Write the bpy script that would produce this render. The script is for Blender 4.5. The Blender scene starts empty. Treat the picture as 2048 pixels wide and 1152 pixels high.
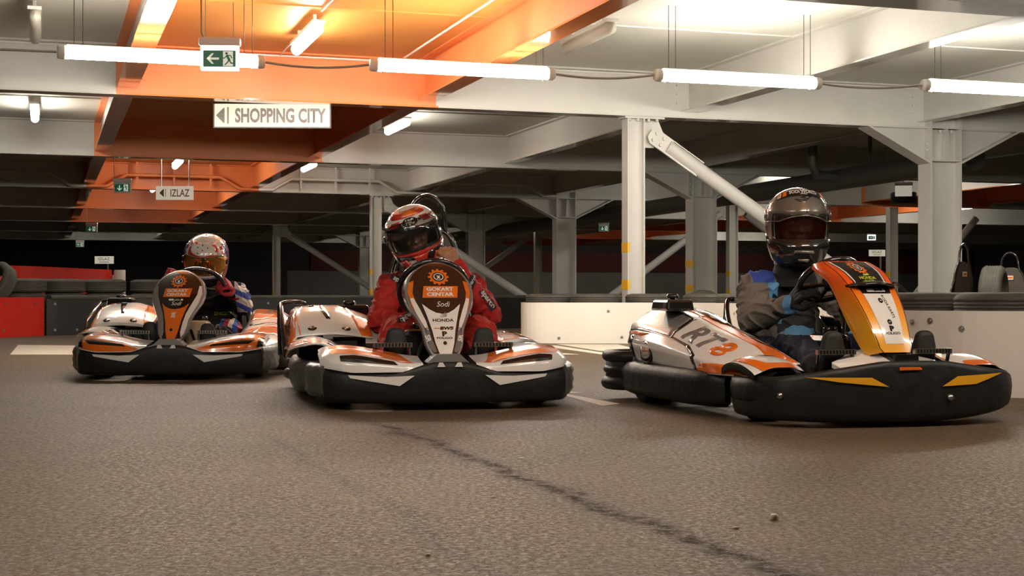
import bpy, bmesh, math, random
from mathutils import Vector, Matrix, geometry
R = math.radians
sc = bpy.context.scene
COL = sc.collection
random.seed(7)

# ------------------------------------------------------------------ camera, world, exposure
CAM_H = 0.54
FPX = 2865.0
cam_d = bpy.data.cameras.new('camera'); cam = bpy.data.objects.new('camera', cam_d); COL.objects.link(cam)
cam.location = (0, 0, CAM_H); cam.rotation_euler = (R(90), 0, 0)
cam_d.sensor_width = 36.0; cam_d.lens = FPX / 2048 * 36.0
cam_d.shift_y = 14 / 2048
cam_d.clip_start = 0.05; cam_d.clip_end = 300
sc.camera = cam
sc.view_settings.view_transform = 'Standard'; sc.view_settings.look = 'None'
sc.view_settings.exposure = 0.18; sc.view_settings.gamma = 1.0
sc.view_settings.use_curve_mapping = False
w = bpy.data.worlds.new('world'); sc.world = w; w.use_nodes = True
w.node_tree.nodes['Background'].inputs[0].default_value = (1.0, 0.85, 0.7, 1)
w.node_tree.nodes['Background'].inputs[1].default_value = 0.035
TUBE = 112.0            # emission of a lit fluorescent tube
TUBE_COL = (1.0, 0.925, 0.80)
PHI = math.atan(935 / 2865)   # the building's grid against the camera's axis

# ------------------------------------------------------------------ materials
def mat(name, col, rough=0.5, metal=0.0, emit=0.0, coat=0.0, spec=0.5, noise=0.0, nscale=8.0, bump=0.0, bscale=40.0, alpha=1.0, trans=0.0, ecol=None, aniso=0.0):
    m = bpy.data.materials.new(name); m.use_nodes = True
    nt = m.node_tree; b = nt.nodes['Principled BSDF']
    b.inputs['Base Color'].default_value = (*col, 1); b.inputs['Roughness'].default_value = rough
    b.inputs['Metallic'].default_value = metal; b.inputs['Specular IOR Level'].default_value = spec
    b.inputs['Coat Weight'].default_value = coat; b.inputs['Coat Roughness'].default_value = 0.05
    b.inputs['Alpha'].default_value = alpha; b.inputs['Transmission Weight'].default_value = trans
    if emit:
        b.inputs['Emission Color'].default_value = (*(ecol or col), 1); b.inputs['Emission Strength'].default_value = emit
    if noise or bump:
        tc = nt.nodes.new('ShaderNodeTexCoord')
    if noise:
        n = nt.nodes.new('ShaderNodeTexNoise'); n.inputs['Scale'].default_value = nscale; n.inputs['Detail'].default_value = 6
        nt.links.new(tc.outputs['Object'], n.inputs['Vector'])
        r = nt.nodes.new('ShaderNodeMapRange'); r.inputs[1].default_value = 0.25; r.inputs[2].default_value = 0.75
        r.inputs[3].default_value = 1 - noise; r.inputs[4].default_value = 1 + noise * 0.6
        nt.links.new(n.outputs['Fac'], r.inputs[0])
        mx = nt.nodes.new('ShaderNodeVectorMath'); mx.operation = 'SCALE'; mx.inputs[0].default_value = col
        nt.links.new(r.outputs[0], mx.inputs['Scale']); nt.links.new(mx.outputs[0], b.inputs['Base Color'])
        r2 = nt.nodes.new('ShaderNodeMapRange'); r2.inputs[3].default_value = max(0, rough - noise * .4); r2.inputs[4].default_value = min(1, rough + noise * .4)
        nt.links.new(n.outputs['Fac'], r2.inputs[0]); nt.links.new(r2.outputs[0], b.inputs['Roughness'])
    if bump:
        n2 = nt.nodes.new('ShaderNodeTexNoise'); n2.inputs['Scale'].default_value = bscale; n2.inputs['Detail'].default_value = 4
        nt.links.new(tc.outputs['Object'], n2.inputs['Vector'])
        bp = nt.nodes.new('ShaderNodeBump'); bp.inputs['Strength'].default_value = bump; bp.inputs['Distance'].default_value = 0.02
        nt.links.new(n2.outputs['Fac'], bp.inputs['Height']); nt.links.new(bp.outputs[0], b.inputs['Normal'])
    return m

M = {}
M['grey'] = mat('grey_steel_paint', (.62, .61, .57), .42, noise=.06, nscale=3, bump=.05, bscale=6)
M['orange_gloss'] = mat('orange_flange_gloss', (.80, .25, .08), .13, coat=.6)
M['grey_gloss'] = mat('grey_flange_gloss', (.62, .61, .57), .13, coat=.6)
M['orange'] = mat('orange_steel_paint', (.80, .25, .08), .42, noise=.06, nscale=3, bump=.05, bscale=6)
M['ceil_grey'] = mat('ceiling_grey', (.60, .59, .53), .6, noise=.08, nscale=1.5)
M['ceil_orange'] = mat('ceiling_orange', (.62, .26, .06), .5, noise=.08, nscale=1.5)
M['tube_on'] = mat('lit_tube', (1, 1, 1), .4, emit=TUBE, ecol=TUBE_COL)
M['tube_near'] = mat('lit_tube_near', (1, 1, 1), .4, emit=60, ecol=TUBE_COL)
M['tube_off'] = mat('unlit_tube', (.55, .53, .45), .3)
M['lamp_on'] = mat('lit_ceiling_lamp', (1, 1, 1), .4, emit=55, ecol=TUBE_COL)
M['lamp_cap'] = mat('lamp_end_cap', (.72, .70, .64), .4)
M['wire'] = mat('steel_wire', (.10, .09, .08), .4, metal=.6)
M['cable'] = mat('grey_cable', (.30, .28, .24), .5)
M['white_plastic'] = mat('white_plastic', (.75, .73, .68), .35)
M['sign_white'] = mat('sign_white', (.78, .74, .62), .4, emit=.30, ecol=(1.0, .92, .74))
M['sign_grey'] = mat('sign_grey', (.22, .21, .205), .4)
M['sign_frame'] = mat('sign_frame', (.10, .11, .09), .4)
M['exit_glow'] = mat('exit_glow', (1, 1, 1), .3, emit=3.0, ecol=(1, .97, .9))
M['exit_green'] = mat('exit_green', (.02, .13, .07), .3, emit=.12, ecol=(.02, .30, .14))
M['exit_green_off'] = mat('exit_green_dim', (.01, .22, .11), .3, emit=.05, ecol=(.02, .4, .2))
M['exit_picto'] = mat('exit_picto', (.8, .85, .75), .3, emit=.35, ecol=(.9, 1, .85))
M['tyre'] = mat('barrier_tyre', (.070, .064, .052), .75, noise=.35, nscale=9, bump=.3, bscale=25)
M['panel_white'] = mat('barrier_white', (.80, .77, .70), .35, noise=.05, nscale=2)
M['panel_red'] = mat('barrier_red', (.62, .022, .012), .35, noise=.08, nscale=3)
M['panel_black'] = mat('barrier_black', (.022, .020, .018), .4, noise=.2, nscale=3)
M['bolt'] = mat('bolt_steel', (.45, .44, .42), .3, metal=.9)
M['yellow'] = mat('yellow_mark', (.85, .50, .02), .4)
M['wall_dark'] = mat('wall_dark', (.030, .024, .028), .7, noise=.2, nscale=1)
M['wall_red'] = mat('wall_dark_red', (.09, .012, .012), .7, noise=.2, nscale=1)
M['wall_grey'] = mat('wall_grey', (.17, .16, .145), .7, noise=.2, nscale=1)
M['pipe_dark'] = mat('pipe_dark', (.10, .10, .09), .4)
M['line_white'] = mat('floor_line', (.66, .60, .50), .6, noise=.2, nscale=20)

# ------------------------------------------------------------------ mesh helpers
class MB:
    def __init__(s): s.v = []; s.f = []; s.m = []; s.sm = []
    def add(s, vs, fs, mi=0, smooth=True):
        o = len(s.v); s.v += [tuple(p) for p in vs]
        for f in fs: s.f.append([i + o for i in f]); s.m.append(mi); s.sm.append(smooth)
        return s
    def box(s, c, d, mi=0, rot=None, taper=1.0):
        x, y, z = (q / 2 for q in d); vs = []
        for sx, sy, sz in ((-1,-1,-1),(1,-1,-1),(1,1,-1),(-1,1,-1),(-1,-1,1),(1,-1,1),(1,1,1),(-1,1,1)):
            k = taper if sz > 0 else 1
            p = Vector((sx*x*k, sy*y*k, sz*z))
            if rot: p = rot @ p
            vs.append(p + Vector(c))
        return s.add(vs, [(0,3,2,1),(4,5,6,7),(0,1,5,4),(1,2,6,5),(2,3,7,6),(3,0,4,7)], mi, False)
    def ring(s, c, ax, r, n, up=None, ry=None):
        ax = Vector(ax).normalized(); u = Vector(up) if up else (Vector((0,0,1)) if abs(ax.z) < .9 else Vector((0,1,0)))
        a = ax.cross(u).normalized(); b = a.cross(ax).normalized(); ry = ry or r
        return [Vector(c) + a*math.cos(2*math.pi*i/n)*r + b*math.sin(2*math.pi*i/n)*ry for i in range(n)]
    def loft(s, rings, closed=True, caps=True, mi=0, loop=False, smooth=True):
        n = len(rings[0]); o = len(s.v); vs = [p for r in rings for p in r]; fs = []
        m = len(rings)
        for j in range(m if loop else m - 1):
            k = (j + 1) % m
            for i in range(n if closed else n - 1):
                a = (i + 1) % n
                fs.append((j*n+i, j*n+a, k*n+a, k*n+i))
        s.add(vs, fs, mi, smooth)
        if caps and closed and not loop:
            s.add(rings[0], [tuple(range(n))[::-1]], mi, False); s.add(rings[-1], [tuple(range(n))], mi, False)
        return s
    def cyl(s, p0, p1, r, r1=None, n=16, mi=0, caps=True):
        ax = Vector(p1) - Vector(p0); r1 = r if r1 is None else r1
        return s.loft([s.ring(p0, ax, r, n), s.ring(p1, ax, r1, n)], mi=mi, caps=caps)
    def tube(s, path, r, n=10, mi=0, loop=False, rs=None):
        path = [Vector(p) for p in path]; m = len(path); rings = []; prev = None
        for i, p in enumerate(path):
            if loop: t = path[(i+1) % m] - path[i-1]
            else: t = path[min(i+1, m-1)] - path[max(i-1, 0)]
            t.normalize()
            if prev is None:
                u = Vector((0,0,1)) if abs(t.z) < .9 else Vector((0,1,0)); a = t.cross(u).normalized()
            else:
                a = (prev - t * prev.dot(t)).normalized()
            prev = a; b = a.cross(t)
            rr = rs[i] if rs else r
            rings.append([p + a*math.cos(2*math.pi*k/n)*rr + b*math.sin(2*math.pi*k/n)*rr for k in range(n)])
        return s.loft(rings, mi=mi, loop=loop)
    def lathe(s, prof, c=(0,0,0), ax='z', n=32, mi=0, loop=False):
        rings = []
        for r, h in prof:
            rg = []
            for i in range(n):
                a = 2*math.pi*i/n; p = (r*math.cos(a), r*math.sin(a), h)
                if ax == 'x': p = (h, p[0], p[1])
                if ax == 'y': p = (p[0], h, p[1])
                rg.append(Vector(p) + Vector(c))
            rings.append(rg)
        return s.loft(rings, mi=mi, loop=loop)
    def prism(s, poly, fn, d0, d1, mi=0):
        """2D polygon extruded: fn(a, b, depth) -> 3D"""
        n = len(poly); tri = geometry.tessellate_polygon([[Vector((p[0], p[1], 0)) for p in poly]])
        A = [fn(p[0], p[1], d0) for p in poly]; B = [fn(p[0], p[1], d1) for p in poly]
        s.add(A, [t[::-1] for t in tri], mi, False); s.add(B, list(tri), mi, False)
        s.add(A + B, [(i, (i+1) % n, n + (i+1) % n, n + i) for i in range(n)], mi, False)
        return s
    def xf(s, mtx):
        s.v = [tuple(mtx @ Vector(p)) for p in s.v]; return s
    def build(s, name, mats, parent=None, bevel=0, auto=None, solid=0, weld=False, sub=0):
        me = bpy.data.meshes.new(name); me.from_pydata(s.v, [], s.f)
        if not isinstance(mats, (list, tuple)): mats = [mats]
        for m in mats: me.materials.append(M[m] if isinstance(m, str) else m)
        me.polygons.foreach_set('material_index', s.m); me.polygons.foreach_set('use_smooth', s.sm)
        bm = bmesh.new(); bm.from_mesh(me)
        if weld: bmesh.ops.remove_doubles(bm, verts=bm.verts, dist=1e-4)
        bmesh.ops.recalc_face_normals(bm, faces=bm.faces); bm.to_mesh(me); bm.free(); me.update()
        o = bpy.data.objects.new(name, me); COL.objects.link(o)
        if parent: o.parent = parent
        if solid:
            q = o.modifiers.new('s', 'SOLIDIFY'); q.thickness = solid; q.offset = -1
        if bevel:
            q = o.modifiers.new('b', 'BEVEL'); q.width = bevel; q.segments = 2; q.limit_method = 'ANGLE'; q.angle_limit = R(40)
        if sub:
            q = o.modifiers.new('u', 'SUBSURF'); q.levels = sub; q.render_levels = sub
        return o

def tag(o, label=None, cat=None, group=None, kind=None):
    if label: o['label'] = label
    if cat: o['category'] = cat
    if group: o['group'] = group
    if kind: o['kind'] = kind
    return o
def empty(name, loc=(0,0,0), rz=0, label=None, cat=None, group=None, rot=None):
    o = bpy.data.objects.new(name, None); COL.objects.link(o); o.location = loc
    o.rotation_euler = rot if rot else (0, 0, rz); o.empty_display_size = .1
    return tag(o, label, cat, group)
def copy_tree(o, parent=None):
    c = o.copy(); COL.objects.link(c); c.parent = parent
    for ch in [x for x in KIDS.get(o.name, [])] or [x for x in o.children]: copy_tree(ch, c)
    return c
KIDS = {}

def G(u, v, z=0.0):
    """building grid -> world"""
    return Vector((SB*(u*math.cos(PHI) - v*math.sin(PHI)), SB*(u*math.sin(PHI) + v*math.cos(PHI)), ZS(z)))
SB = 1.06
def ZS(z): return z if z <= .2 else CAM_H + (z - CAM_H)*SB
def W(px, Y, z=None, py=None):
    X = (px - 1024) * Y / FPX
    return Vector((X, Y, z if z is not None else CAM_H + (590 - py) * Y / FPX))
def gbox(mb, u0, u1, v0, v1, z0, z1, mi=0):
    c = [G(u, v, z) for z in (z0, z1) for (u, v) in ((u0,v0),(u1,v0),(u1,v1),(u0,v1))]
    return mb.add(c, [(0,3,2,1),(4,5,6,7),(0,1,5,4),(1,2,6,5),(2,3,7,6),(3,0,4,7)], mi, False)

# ------------------------------------------------------------------ text as 2D triangles
def text_tris(txt, size=1.0, shear=0.0, bold=0.0, xs=1.0, align='CENTER'):
    cu = bpy.data.curves.new('t', 'FONT'); cu.body = txt; cu.size = size; cu.align_x = align; cu.align_y = 'CENTER'
    cu.shear = shear; cu.offset = bold; cu.resolution_u = 3
    ob = bpy.data.objects.new('t', cu); COL.objects.link(ob)
    bpy.context.view_layer.update()
    me = bpy.data.meshes.new_from_object(ob.evaluated_get(bpy.context.evaluated_depsgraph_get()))
    me.calc_loop_triangles()
    vs = [(v.co.x * xs, v.co.y) for v in me.vertices]
    fs = [tuple(t.vertices) for t in me.loop_triangles]
    bpy.data.objects.remove(ob); bpy.data.curves.remove(cu); bpy.data.meshes.remove(me)
    return vs, fs
def fit_text(txt, cx, cy, w_, h, bold=.02, shear=0.0):
    """lettering scaled to a box of w_ x h around (cx, cy)"""
    vs, fs = text_tris(txt, 1.0, shear, bold)
    x0, x1 = min(p[0] for p in vs), max(p[0] for p in vs); y0, y1 = min(p[1] for p in vs), max(p[1] for p in vs)
    return [(cx + w_*((p[0] - x0)/(x1 - x0) - .5), cy + h*((p[1] - y0)/(y1 - y0) - .5)) for p in vs], fs
def fill2d(loops):
    tri = geometry.tessellate_polygon([[Vector((p[0], p[1], 0)) for p in l] for l in loops])
    vs = [p for l in loops for p in l]
    return vs, [tuple(t) for t in tri]
def circ(cx, cy, rx, ry=None, n=24, a0=0, a1=360):
    ry = ry or rx; full = abs(a1 - a0) >= 360
    m = n if full else n + 1
    return [(cx + rx*math.cos(R(a0 + (a1-a0)*i/n)), cy + ry*math.sin(R(a0 + (a1-a0)*i/n))) for i in range(m)]
def decal(mb, fn, shape, mi, grid=0.03, off=0.0015, n=None):
    """2D triangles (vs, fs) cut on a grid and laid on surface fn(a, b) -> 3D, lifted along the normal"""
    vs, fs = shape
    bm = bmesh.new(); bv = [bm.verts.new((p[0], p[1], 0)) for p in vs]
    for f in fs:
        try: bm.faces.new([bv[i] for i in f])
        except ValueError: pass
    if grid:
        for ax in (0, 1):
            lo = min(p[ax] for p in vs); hi = max(p[ax] for p in vs)
            k = math.floor(lo / grid) + 1
            while k * grid < hi:
                co = [0, 0, 0]; no = [0, 0, 0]; co[ax] = k * grid; no[ax] = 1
                bmesh.ops.bisect_plane(bm, geom=bm.verts[:] + bm.edges[:] + bm.faces[:], dist=1e-6, plane_co=co, plane_no=no)
                k += 1
    bm.verts.index_update(); out = []
    e = 1e-3
    for v in bm.verts:
        a, b = v.co.x, v.co.y
        p = Vector(fn(a, b)); du = Vector(fn(a+e, b)) - Vector(fn(a-e, b)); dv = Vector(fn(a, b+e)) - Vector(fn(a, b-e))
        nn = du.cross(dv)
        if nn.length > 1e-12: nn.normalize()
        out.append(p + nn * off)
    mb.add(out, [[v.index for v in f.verts] for f in bm.faces], mi, True)
    bm.free()
def move2(shape, dx=0, dy=0, rot=0, s=1):
    c, n = math.cos(R(rot)), math.sin(R(rot))
    return [(dx + s*(p[0]*c - p[1]*n), dy + s*(p[0]*n + p[1]*c)) for p in shape[0]], shape[1]

# ------------------------------------------------------------------ floor
def floor_material():
    m = bpy.data.materials.new('asphalt'); m.use_nodes = True; nt = m.node_tree; b = nt.nodes['Principled BSDF']
    L = nt.links.new; N = nt.nodes.new
    tc = N('ShaderNodeTexCoord')
    def noise(scale, detail=4, rough=.6, vec=None):
        n = N('ShaderNodeTexNoise'); n.inputs['Scale'].default_value = scale; n.inputs['Detail'].default_value = detail
        n.inputs['Roughness'].default_value = rough; L(vec or tc.outputs['Object'], n.inputs['Vector']); return n.outputs['Fac']
    def rng(x, a, b_, c, d):
        r = N('ShaderNodeMapRange'); r.inputs[1].default_value = a; r.inputs[2].default_value = b_; r.inputs[3].default_value = c; r.inputs[4].default_value = d
        L(x, r.inputs[0]); return r.outputs[0]
    def math_(op, a, b_=None):
        n = N('ShaderNodeMath'); n.operation = op
        for i, q in enumerate((a, b_)):
            if q is None: continue
            if isinstance(q, (int, float)): n.inputs[i].default_value = q
            else: L(q, n.inputs[i])
        return n.outputs[0]
    big = rng(noise(.45, 4, .65), .3, .7, .72, 1.22)
    mid = rng(noise(9, 5, .7), .3, .7, .86, 1.12)
    grain = rng(noise(150, 3, .85), .34, .66, .30, 1.85)
    vo = N('ShaderNodeTexVoronoi'); vo.inputs['Scale'].default_value = 75; L(tc.outputs['Object'], vo.inputs['Vector'])
    chip = rng(vo.outputs['Distance'], .10, .24, 1.0, 0.0)
    sel = rng(noise(60, 2), .56, .60, 0, 1)
    chip = math_('MULTIPLY', chip, sel)
    sep = N('ShaderNodeSeparateXYZ'); L(tc.outputs['Object'], sep.inputs[0]); X, Y = sep.outputs[0], sep.outputs[1]
    # rubber groove: x follows a quadratic of y
    warp = rng(noise(2.2, 5, .7), .3, .7, -.05, .05)
    xq = math_('ADD', math_('ADD', math_('MULTIPLY', Y, GC[1]), math_('MULTIPLY', math_('MULTIPLY', Y, Y), GC[0])), GC[2])
    d = math_('ABSOLUTE', math_('ADD', math_('SUBTRACT', X, xq), warp))
    groove = rng(d, .01, .085, 1, 0)
    patch = rng(noise(14, 6, .9), .36, .54, .1, 1)
    yl = rng(Y, 6.3, 5.9, 0, 1)
    groove = math_('MULTIPLY', math_('MULTIPLY', groove, patch), yl)
    d2 = math_('ABSOLUTE', math_('ADD', math_('ADD', math_('SUBTRACT', X, xq), warp), .55))
    gw = math_('MULTIPLY', math_('MULTIPLY', rng(d, .02, .20, .38, 0), rng(noise(5, 5, .8), .35, .6, .3, 1)), rng(Y, 4.9, 3.6, 0, 1))
    groove = math_('MAXIMUM', groove, gw)
    g2 = math_('MULTIPLY', math_('MULTIPLY', rng(d2, 0, .05, .45, 0), patch), rng(Y, 5.9, 5.3, 0, 1))
    groove = math_('MAXIMUM', groove, g2)
    # pale scuffs
    mp = N('ShaderNodeMapping'); mp.inputs['Rotation'].default_value = (0, 0, R(20)); mp.inputs['Scale'].default_value = (2.2, 9, 1); L(tc.outputs['Object'], mp.inputs['Vector'])
    sc_ = math_('MULTIPLY', rng(noise(1, 6, .75, mp.outputs[0]), .66, .76, 0, .55), rng(noise(.8, 2), .5, .6, 0, 1))
    val = math_('MULTIPLY', math_('MULTIPLY', big, mid), grain)
    val = math_('MULTIPLY', val, rng(groove, 0, 1, 1, .22))
    cmb = N('ShaderNodeVectorMath'); cmb.operation = 'SCALE'; cmb.inputs[0].default_value = (.104, .074, .043); L(val, cmb.inputs['Scale'])
    mix = N('ShaderNodeMix'); mix.data_type = 'RGBA'; L(math_('MAXIMUM', chip, sc_), mix.inputs[0]); L(cmb.outputs[0], mix.inputs[6]); mix.inputs[7].default_value = (.48, .42, .32, 1)
    L(mix.outputs[2], b.inputs['Base Color'])
    L(math_('MAXIMUM', rng(noise(60, 4), .35, .65, .36, .80), math_('MULTIPLY', groove, .95)), b.inputs['Roughness'])
    bp = N('ShaderNodeBump'); bp.inputs['Strength'].default_value = .7; bp.inputs['Distance'].default_value = .0035; b.inputs['Specular IOR Level'].default_value = .30
    L(noise(230, 4, .8), bp.inputs['Height']); L(bp.outputs[0], b.inputs['Normal'])
    return m
# quadratic through three points of the groove (world x as a function of y)
def _quad(pts):
    (a, A), (b, B), (c, C_) = pts
    k = ((C_-A)/(c-a) - (B-A)/(b-a)) / (c-b); l = (B-A)/(b-a) - k*(a+b)
    return k, l, A - k*a*a - l*a
GC = _quad([(6.29, -.667), (4.35, .0), (2.94, .462)])
M['asphalt'] = floor_material()
fm = MB(); fm.add([(-45, -12, 0), (60, -12, 0), (60, 90, 0), (-45, 90, 0)], [(0, 1, 2, 3)], 0, False)
def fpx(px, py): Y = CAM_H * FPX / (py - 590.0); return ((px - 1024) * Y / FPX, Y)
for quad in ([(36,690),(150,691),(150,709.5),(20,709.5)],
             [(1062,703),(1092,704),(1160,709),(1095,709.5)], [(1074,691),(1112,691),(1236,710),(1225,712)],
             [(1112,688.5),(1236,689),(1286,701),(1200,702)],
             [(1128,783.5),(1150,784),(1168,786),(1128,786)], [(1120,789),(1138,789),(1240,808),(1205,812),(1190,808)]):
    fm.add([(*fpx(*p), .0015) for p in quad], [(0, 1, 2, 3) if len(quad) == 4 else tuple(range(len(quad)))], 1, False)
tag(fm.build('floor', ['asphalt', 'line_white']), kind='structure')

# ------------------------------------------------------------------ ceiling and walls
ZC = 3.05; ZB = 2.54; ZL = 2.62
LB = [.79, 3.89, 6.99, 10.09, 13.8, 17.5, 20.7]          # lines of lengthwise beams
CV = [1.6, 8.50, 14.9, 21.55, 28.1, 34.6, 41.0, 47.6, 54.4]   # cross beams
c = MB()
def cpan(u0, u1, v0, v1, mi): gbox(c, u0, u1, v0, v1, ZC, ZC + .25, mi)
cpan(-30, .79, -8, 62, 0); cpan(.79, 3.89, -8, 45, 1); cpan(.79, 3.89, 45, 62, 0); cpan(3.89, 17.5, -8, 62, 0); cpan(17.5, 20.7, -8, 62, 1); cpan(20.7, 45, -8, 62, 0)
for v in [x + o for x in CV for o in (-2.55, 2.2)]:
    gbox(c, -30, .7, v, v + .015, ZC - .012, ZC, 0); gbox(c, 3.9, 40, v, v + .015, ZC - .012, ZC, 0); gbox(c, .9, 3.8, v, v + .015, ZC - .012, ZC, 1)
tag(c.build('ceiling', ['ceil_grey', 'ceil_orange']), kind='structure')
wl = MB(); gbox(wl, -30, 45, 62, 62.4, 1.6, 3.05, 0); gbox(wl, -30, 10, 62, 62.4, 0, 1.6, 0); gbox(wl, 10, 45, 62, 62.4, 0, 1.6, 2)
gbox(wl, 11, 45, 61.95, 62, 1.6, 2.5, 1)
tag(wl.build('wall_back', ['wall_dark', 'wall_red', 'wall_grey']), kind='structure')
wl = MB(); gbox(wl, -30.4, -30, -8, 62, 0, 3.05, 0); tag(wl.build('wall_left', ['wall_dark']), kind='structure')
wl = MB(); gbox(wl, 45, 45.4, -8, 62, 0, 3.05, 0); tag(wl.build('wall_right', ['wall_dark']), kind='structure')
wl = MB(); gbox(wl, -30, 45, -8.4, -8, 0, 3.05, 0); tag(wl.build('wall_front', ['wall_grey']), kind='structure')

# ------------------------------------------------------------------ steel frame
def ib_u(mb, u0, u1, v, zb, w_=.22, mi=0, ft=.018):
    gbox(mb, u0, u1, v - w_/2, v + w_/2, zb, zb + ft, mi + 2); gbox(mb, u0, u1, v - .012, v + .012, zb + ft, ZC - ft, mi); gbox(mb, u0, u1, v - w_/2, v + w_/2, ZC - ft, ZC, mi)
def ib_v(mb, u, v0, v1, zb, w_=.2, mi=0, ft=.016, ml=None):
    gbox(mb, u - w_/2, u + w_/2, v0, v1, zb, zb + ft, mi + 2); gbox(mb, u - w_/2, u + w_/2, v0, v1, ZC - ft, ZC, mi)
    gbox(mb, u - .010, u + .010, v0, v1, zb + ft, ZC - ft, mi)
    if ml is not None: gbox(mb, u - .0125, u - .0100, v0, v1, zb + ft, ZC - ft, ml)
bl = ['grey steel cross beam running behind the photographer, out over the near track',
      'grey steel cross beam nearest overhead, its dark underside at the top right corner',
      'deep steel cross beam right behind the row of hanging tubes, orange over the band and grey beyond',
      'second steel cross beam behind the hanging tubes, the large shopping sign hangs before it',
      'third steel cross beam back, with the stepped conduit running along its face',
      'fourth steel cross beam back, just past the small exit sign with the down arrow',
      'fifth steel cross beam back in the orange band', 'sixth steel cross beam back, last one painted orange at the left',
      'farthest grey steel cross beam, before the dark back wall']
for i, v in enumerate(CV):
    b_ = MB(); zb = ZB
    segs = [(-30, .68, 0), (.68, 4.0, 1 if v < 45 else 0), (4.0, 17.4, 0), (17.4, 20.8, 1), (20.8, 45, 0)]
    for a, b2, mi in segs: ib_u(b_, a, b2, v, zb, mi=mi, w_=.34 if i == 1 else .22)
    for u in LB:                                         # connection bolts beside each lengthwise beam
        for s in (-1, 1):
            for z in (2.72, 2.82, 2.92):
                p = G(u + s*.16, v - .012, z); q = G(u + s*.16, v - .03, z); b_.cyl(p, q, .014, n=6, mi=1 if (.7 < u + s*.16 < 4.0 and v < 45) else 0)
    tag(b_.build('cross_beam', ['grey', 'orange', 'grey_gloss', 'orange_gloss']), bl[i], 'beam')
ll = ['orange lengthwise steel beam at the left edge of the orange ceiling band', 'orange lengthwise steel beam at the right edge of the orange ceiling band',
      'pale grey lengthwise steel beam crossing the upper right, over the third hanging tube', 'pale grey lengthwise steel beam in line with the wide columns',
      'far grey lengthwise steel beam right of the wide columns', 'orange lengthwise steel beam on the left of the far right orange band', 'orange lengthwise steel beam on the right of the far right orange band']
for i, u in enumerate(LB):
    b_ = MB(); o = 1 if i in (0, 1, 5, 6) else 0
    for a, v in enumerate(CV[:-1]):
        oo = o if (v < 45 or i > 2) else 0
        ib_v(b_, u, v + .015, CV[a+1] - .015, ZL, mi=oo, ml=(0 if i in (0, 5) else None))
    tag(b_.build('lengthwise_beam', ['grey', 'orange', 'grey_gloss', 'orange_gloss']), ll[i], 'beam')

# columns: wide ones on u = 10.3 with haunches at every cross beam, narrow ones on u = 6.3 at every second
def hcol(mb, u, v, z0, z1, du, dv, t=.025, tw=.015):
    gbox(mb, u - du/2, u - du/2 + t, v - dv/2, v + dv/2, z0, z1); gbox(mb, u + du/2 - t, u + du/2, v - dv/2, v + dv/2, z0, z1)
    gbox(mb, u - du/2 + t, u + du/2 - t, v - tw/2 - .02, v + tw/2, z0, z1)
def ybands(mb, u, v, du, dv, zs):
    for z in zs: gbox(mb, u - du/2 - .003, u - du/2 + .025, v - dv/2 - .003, v + dv/2 + .003, z, z + .11, 1)
UC = 10.32
wide_l = ['wide grey steel column with bolted haunches, nearest one, at the right behind the third kart',
          'wide grey steel column behind the diagonal brace, left of the driver in the grey suit',
          'wide grey steel column in the middle distance, left of the white narrow column',
          'wide grey steel column seen right behind the leaning driver in red', 'far wide grey column mostly hidden behind the leaning driver',
          'farthest wide grey column in the dark background']
for i, v in enumerate(CV[2:8]):
    b_ = MB(); hcol(b_, UC, v, 0, ZC, .44, .26)
    b_t = 2.15
    for s in (-1, 1):                                    # haunches
        uu = UC + s*.22; ue = uu + s*.80
        b_.prism([(uu, b_t), (ue, ZB - .001), (uu, ZB - .001)], lambda a, b2, d, v=v: G(a, v + d, b2), -.008, .008)
        e = Vector((ue - uu, ZB - b_t)); n_ = Vector((-e.y, e.x)).normalized() * .02
        b_.prism([(uu, b_t), (ue, ZB - .002), (ue + s*.05, ZB - .002), (uu, b_t - .03)], lambda a, b2, d, v=v: G(a, v + d, b2), -.12, .12)
        for z in (2.28, 2.36, 2.9):
            b_.cyl(G(uu + s*.004, v - .07, z), G(uu + s*.035, v - .07, z), .02, n=6)
    gbox(b_, UC - .2, UC + .2, v - .13, v + .13, b_t, b_t + .02); gbox(b_, UC - .2, UC + .2, v - .13, v + .13, ZB, ZB + .02)
    b_.prism([(UC - .01, b_t + .02), (UC + .07, b_t + .02), (UC + .03, ZB), (UC + .01, ZB)], lambda a, b2, d, v=v: G(a, v + d, b2), -.12, -.02)
    for a in (-.06, .02, .1):
        b_.cyl(G(UC + a, v - .09, ZB - .01), G(UC + a, v - .09, ZB - .045), .018, n=6)
    if i == 1: ybands(b_, UC, v, .44, .26, (.60, 1.0))
    tag(b_.build('wide_column', ['grey', 'yellow']), wide_l[i], 'column')
nar_l = ['narrow white steel column with two yellow marks and a brace bolted at its top', 'narrow pale steel column left of the leaning driver in red', 'far narrow steel column between the two left drivers']
UN = 6.3
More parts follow.
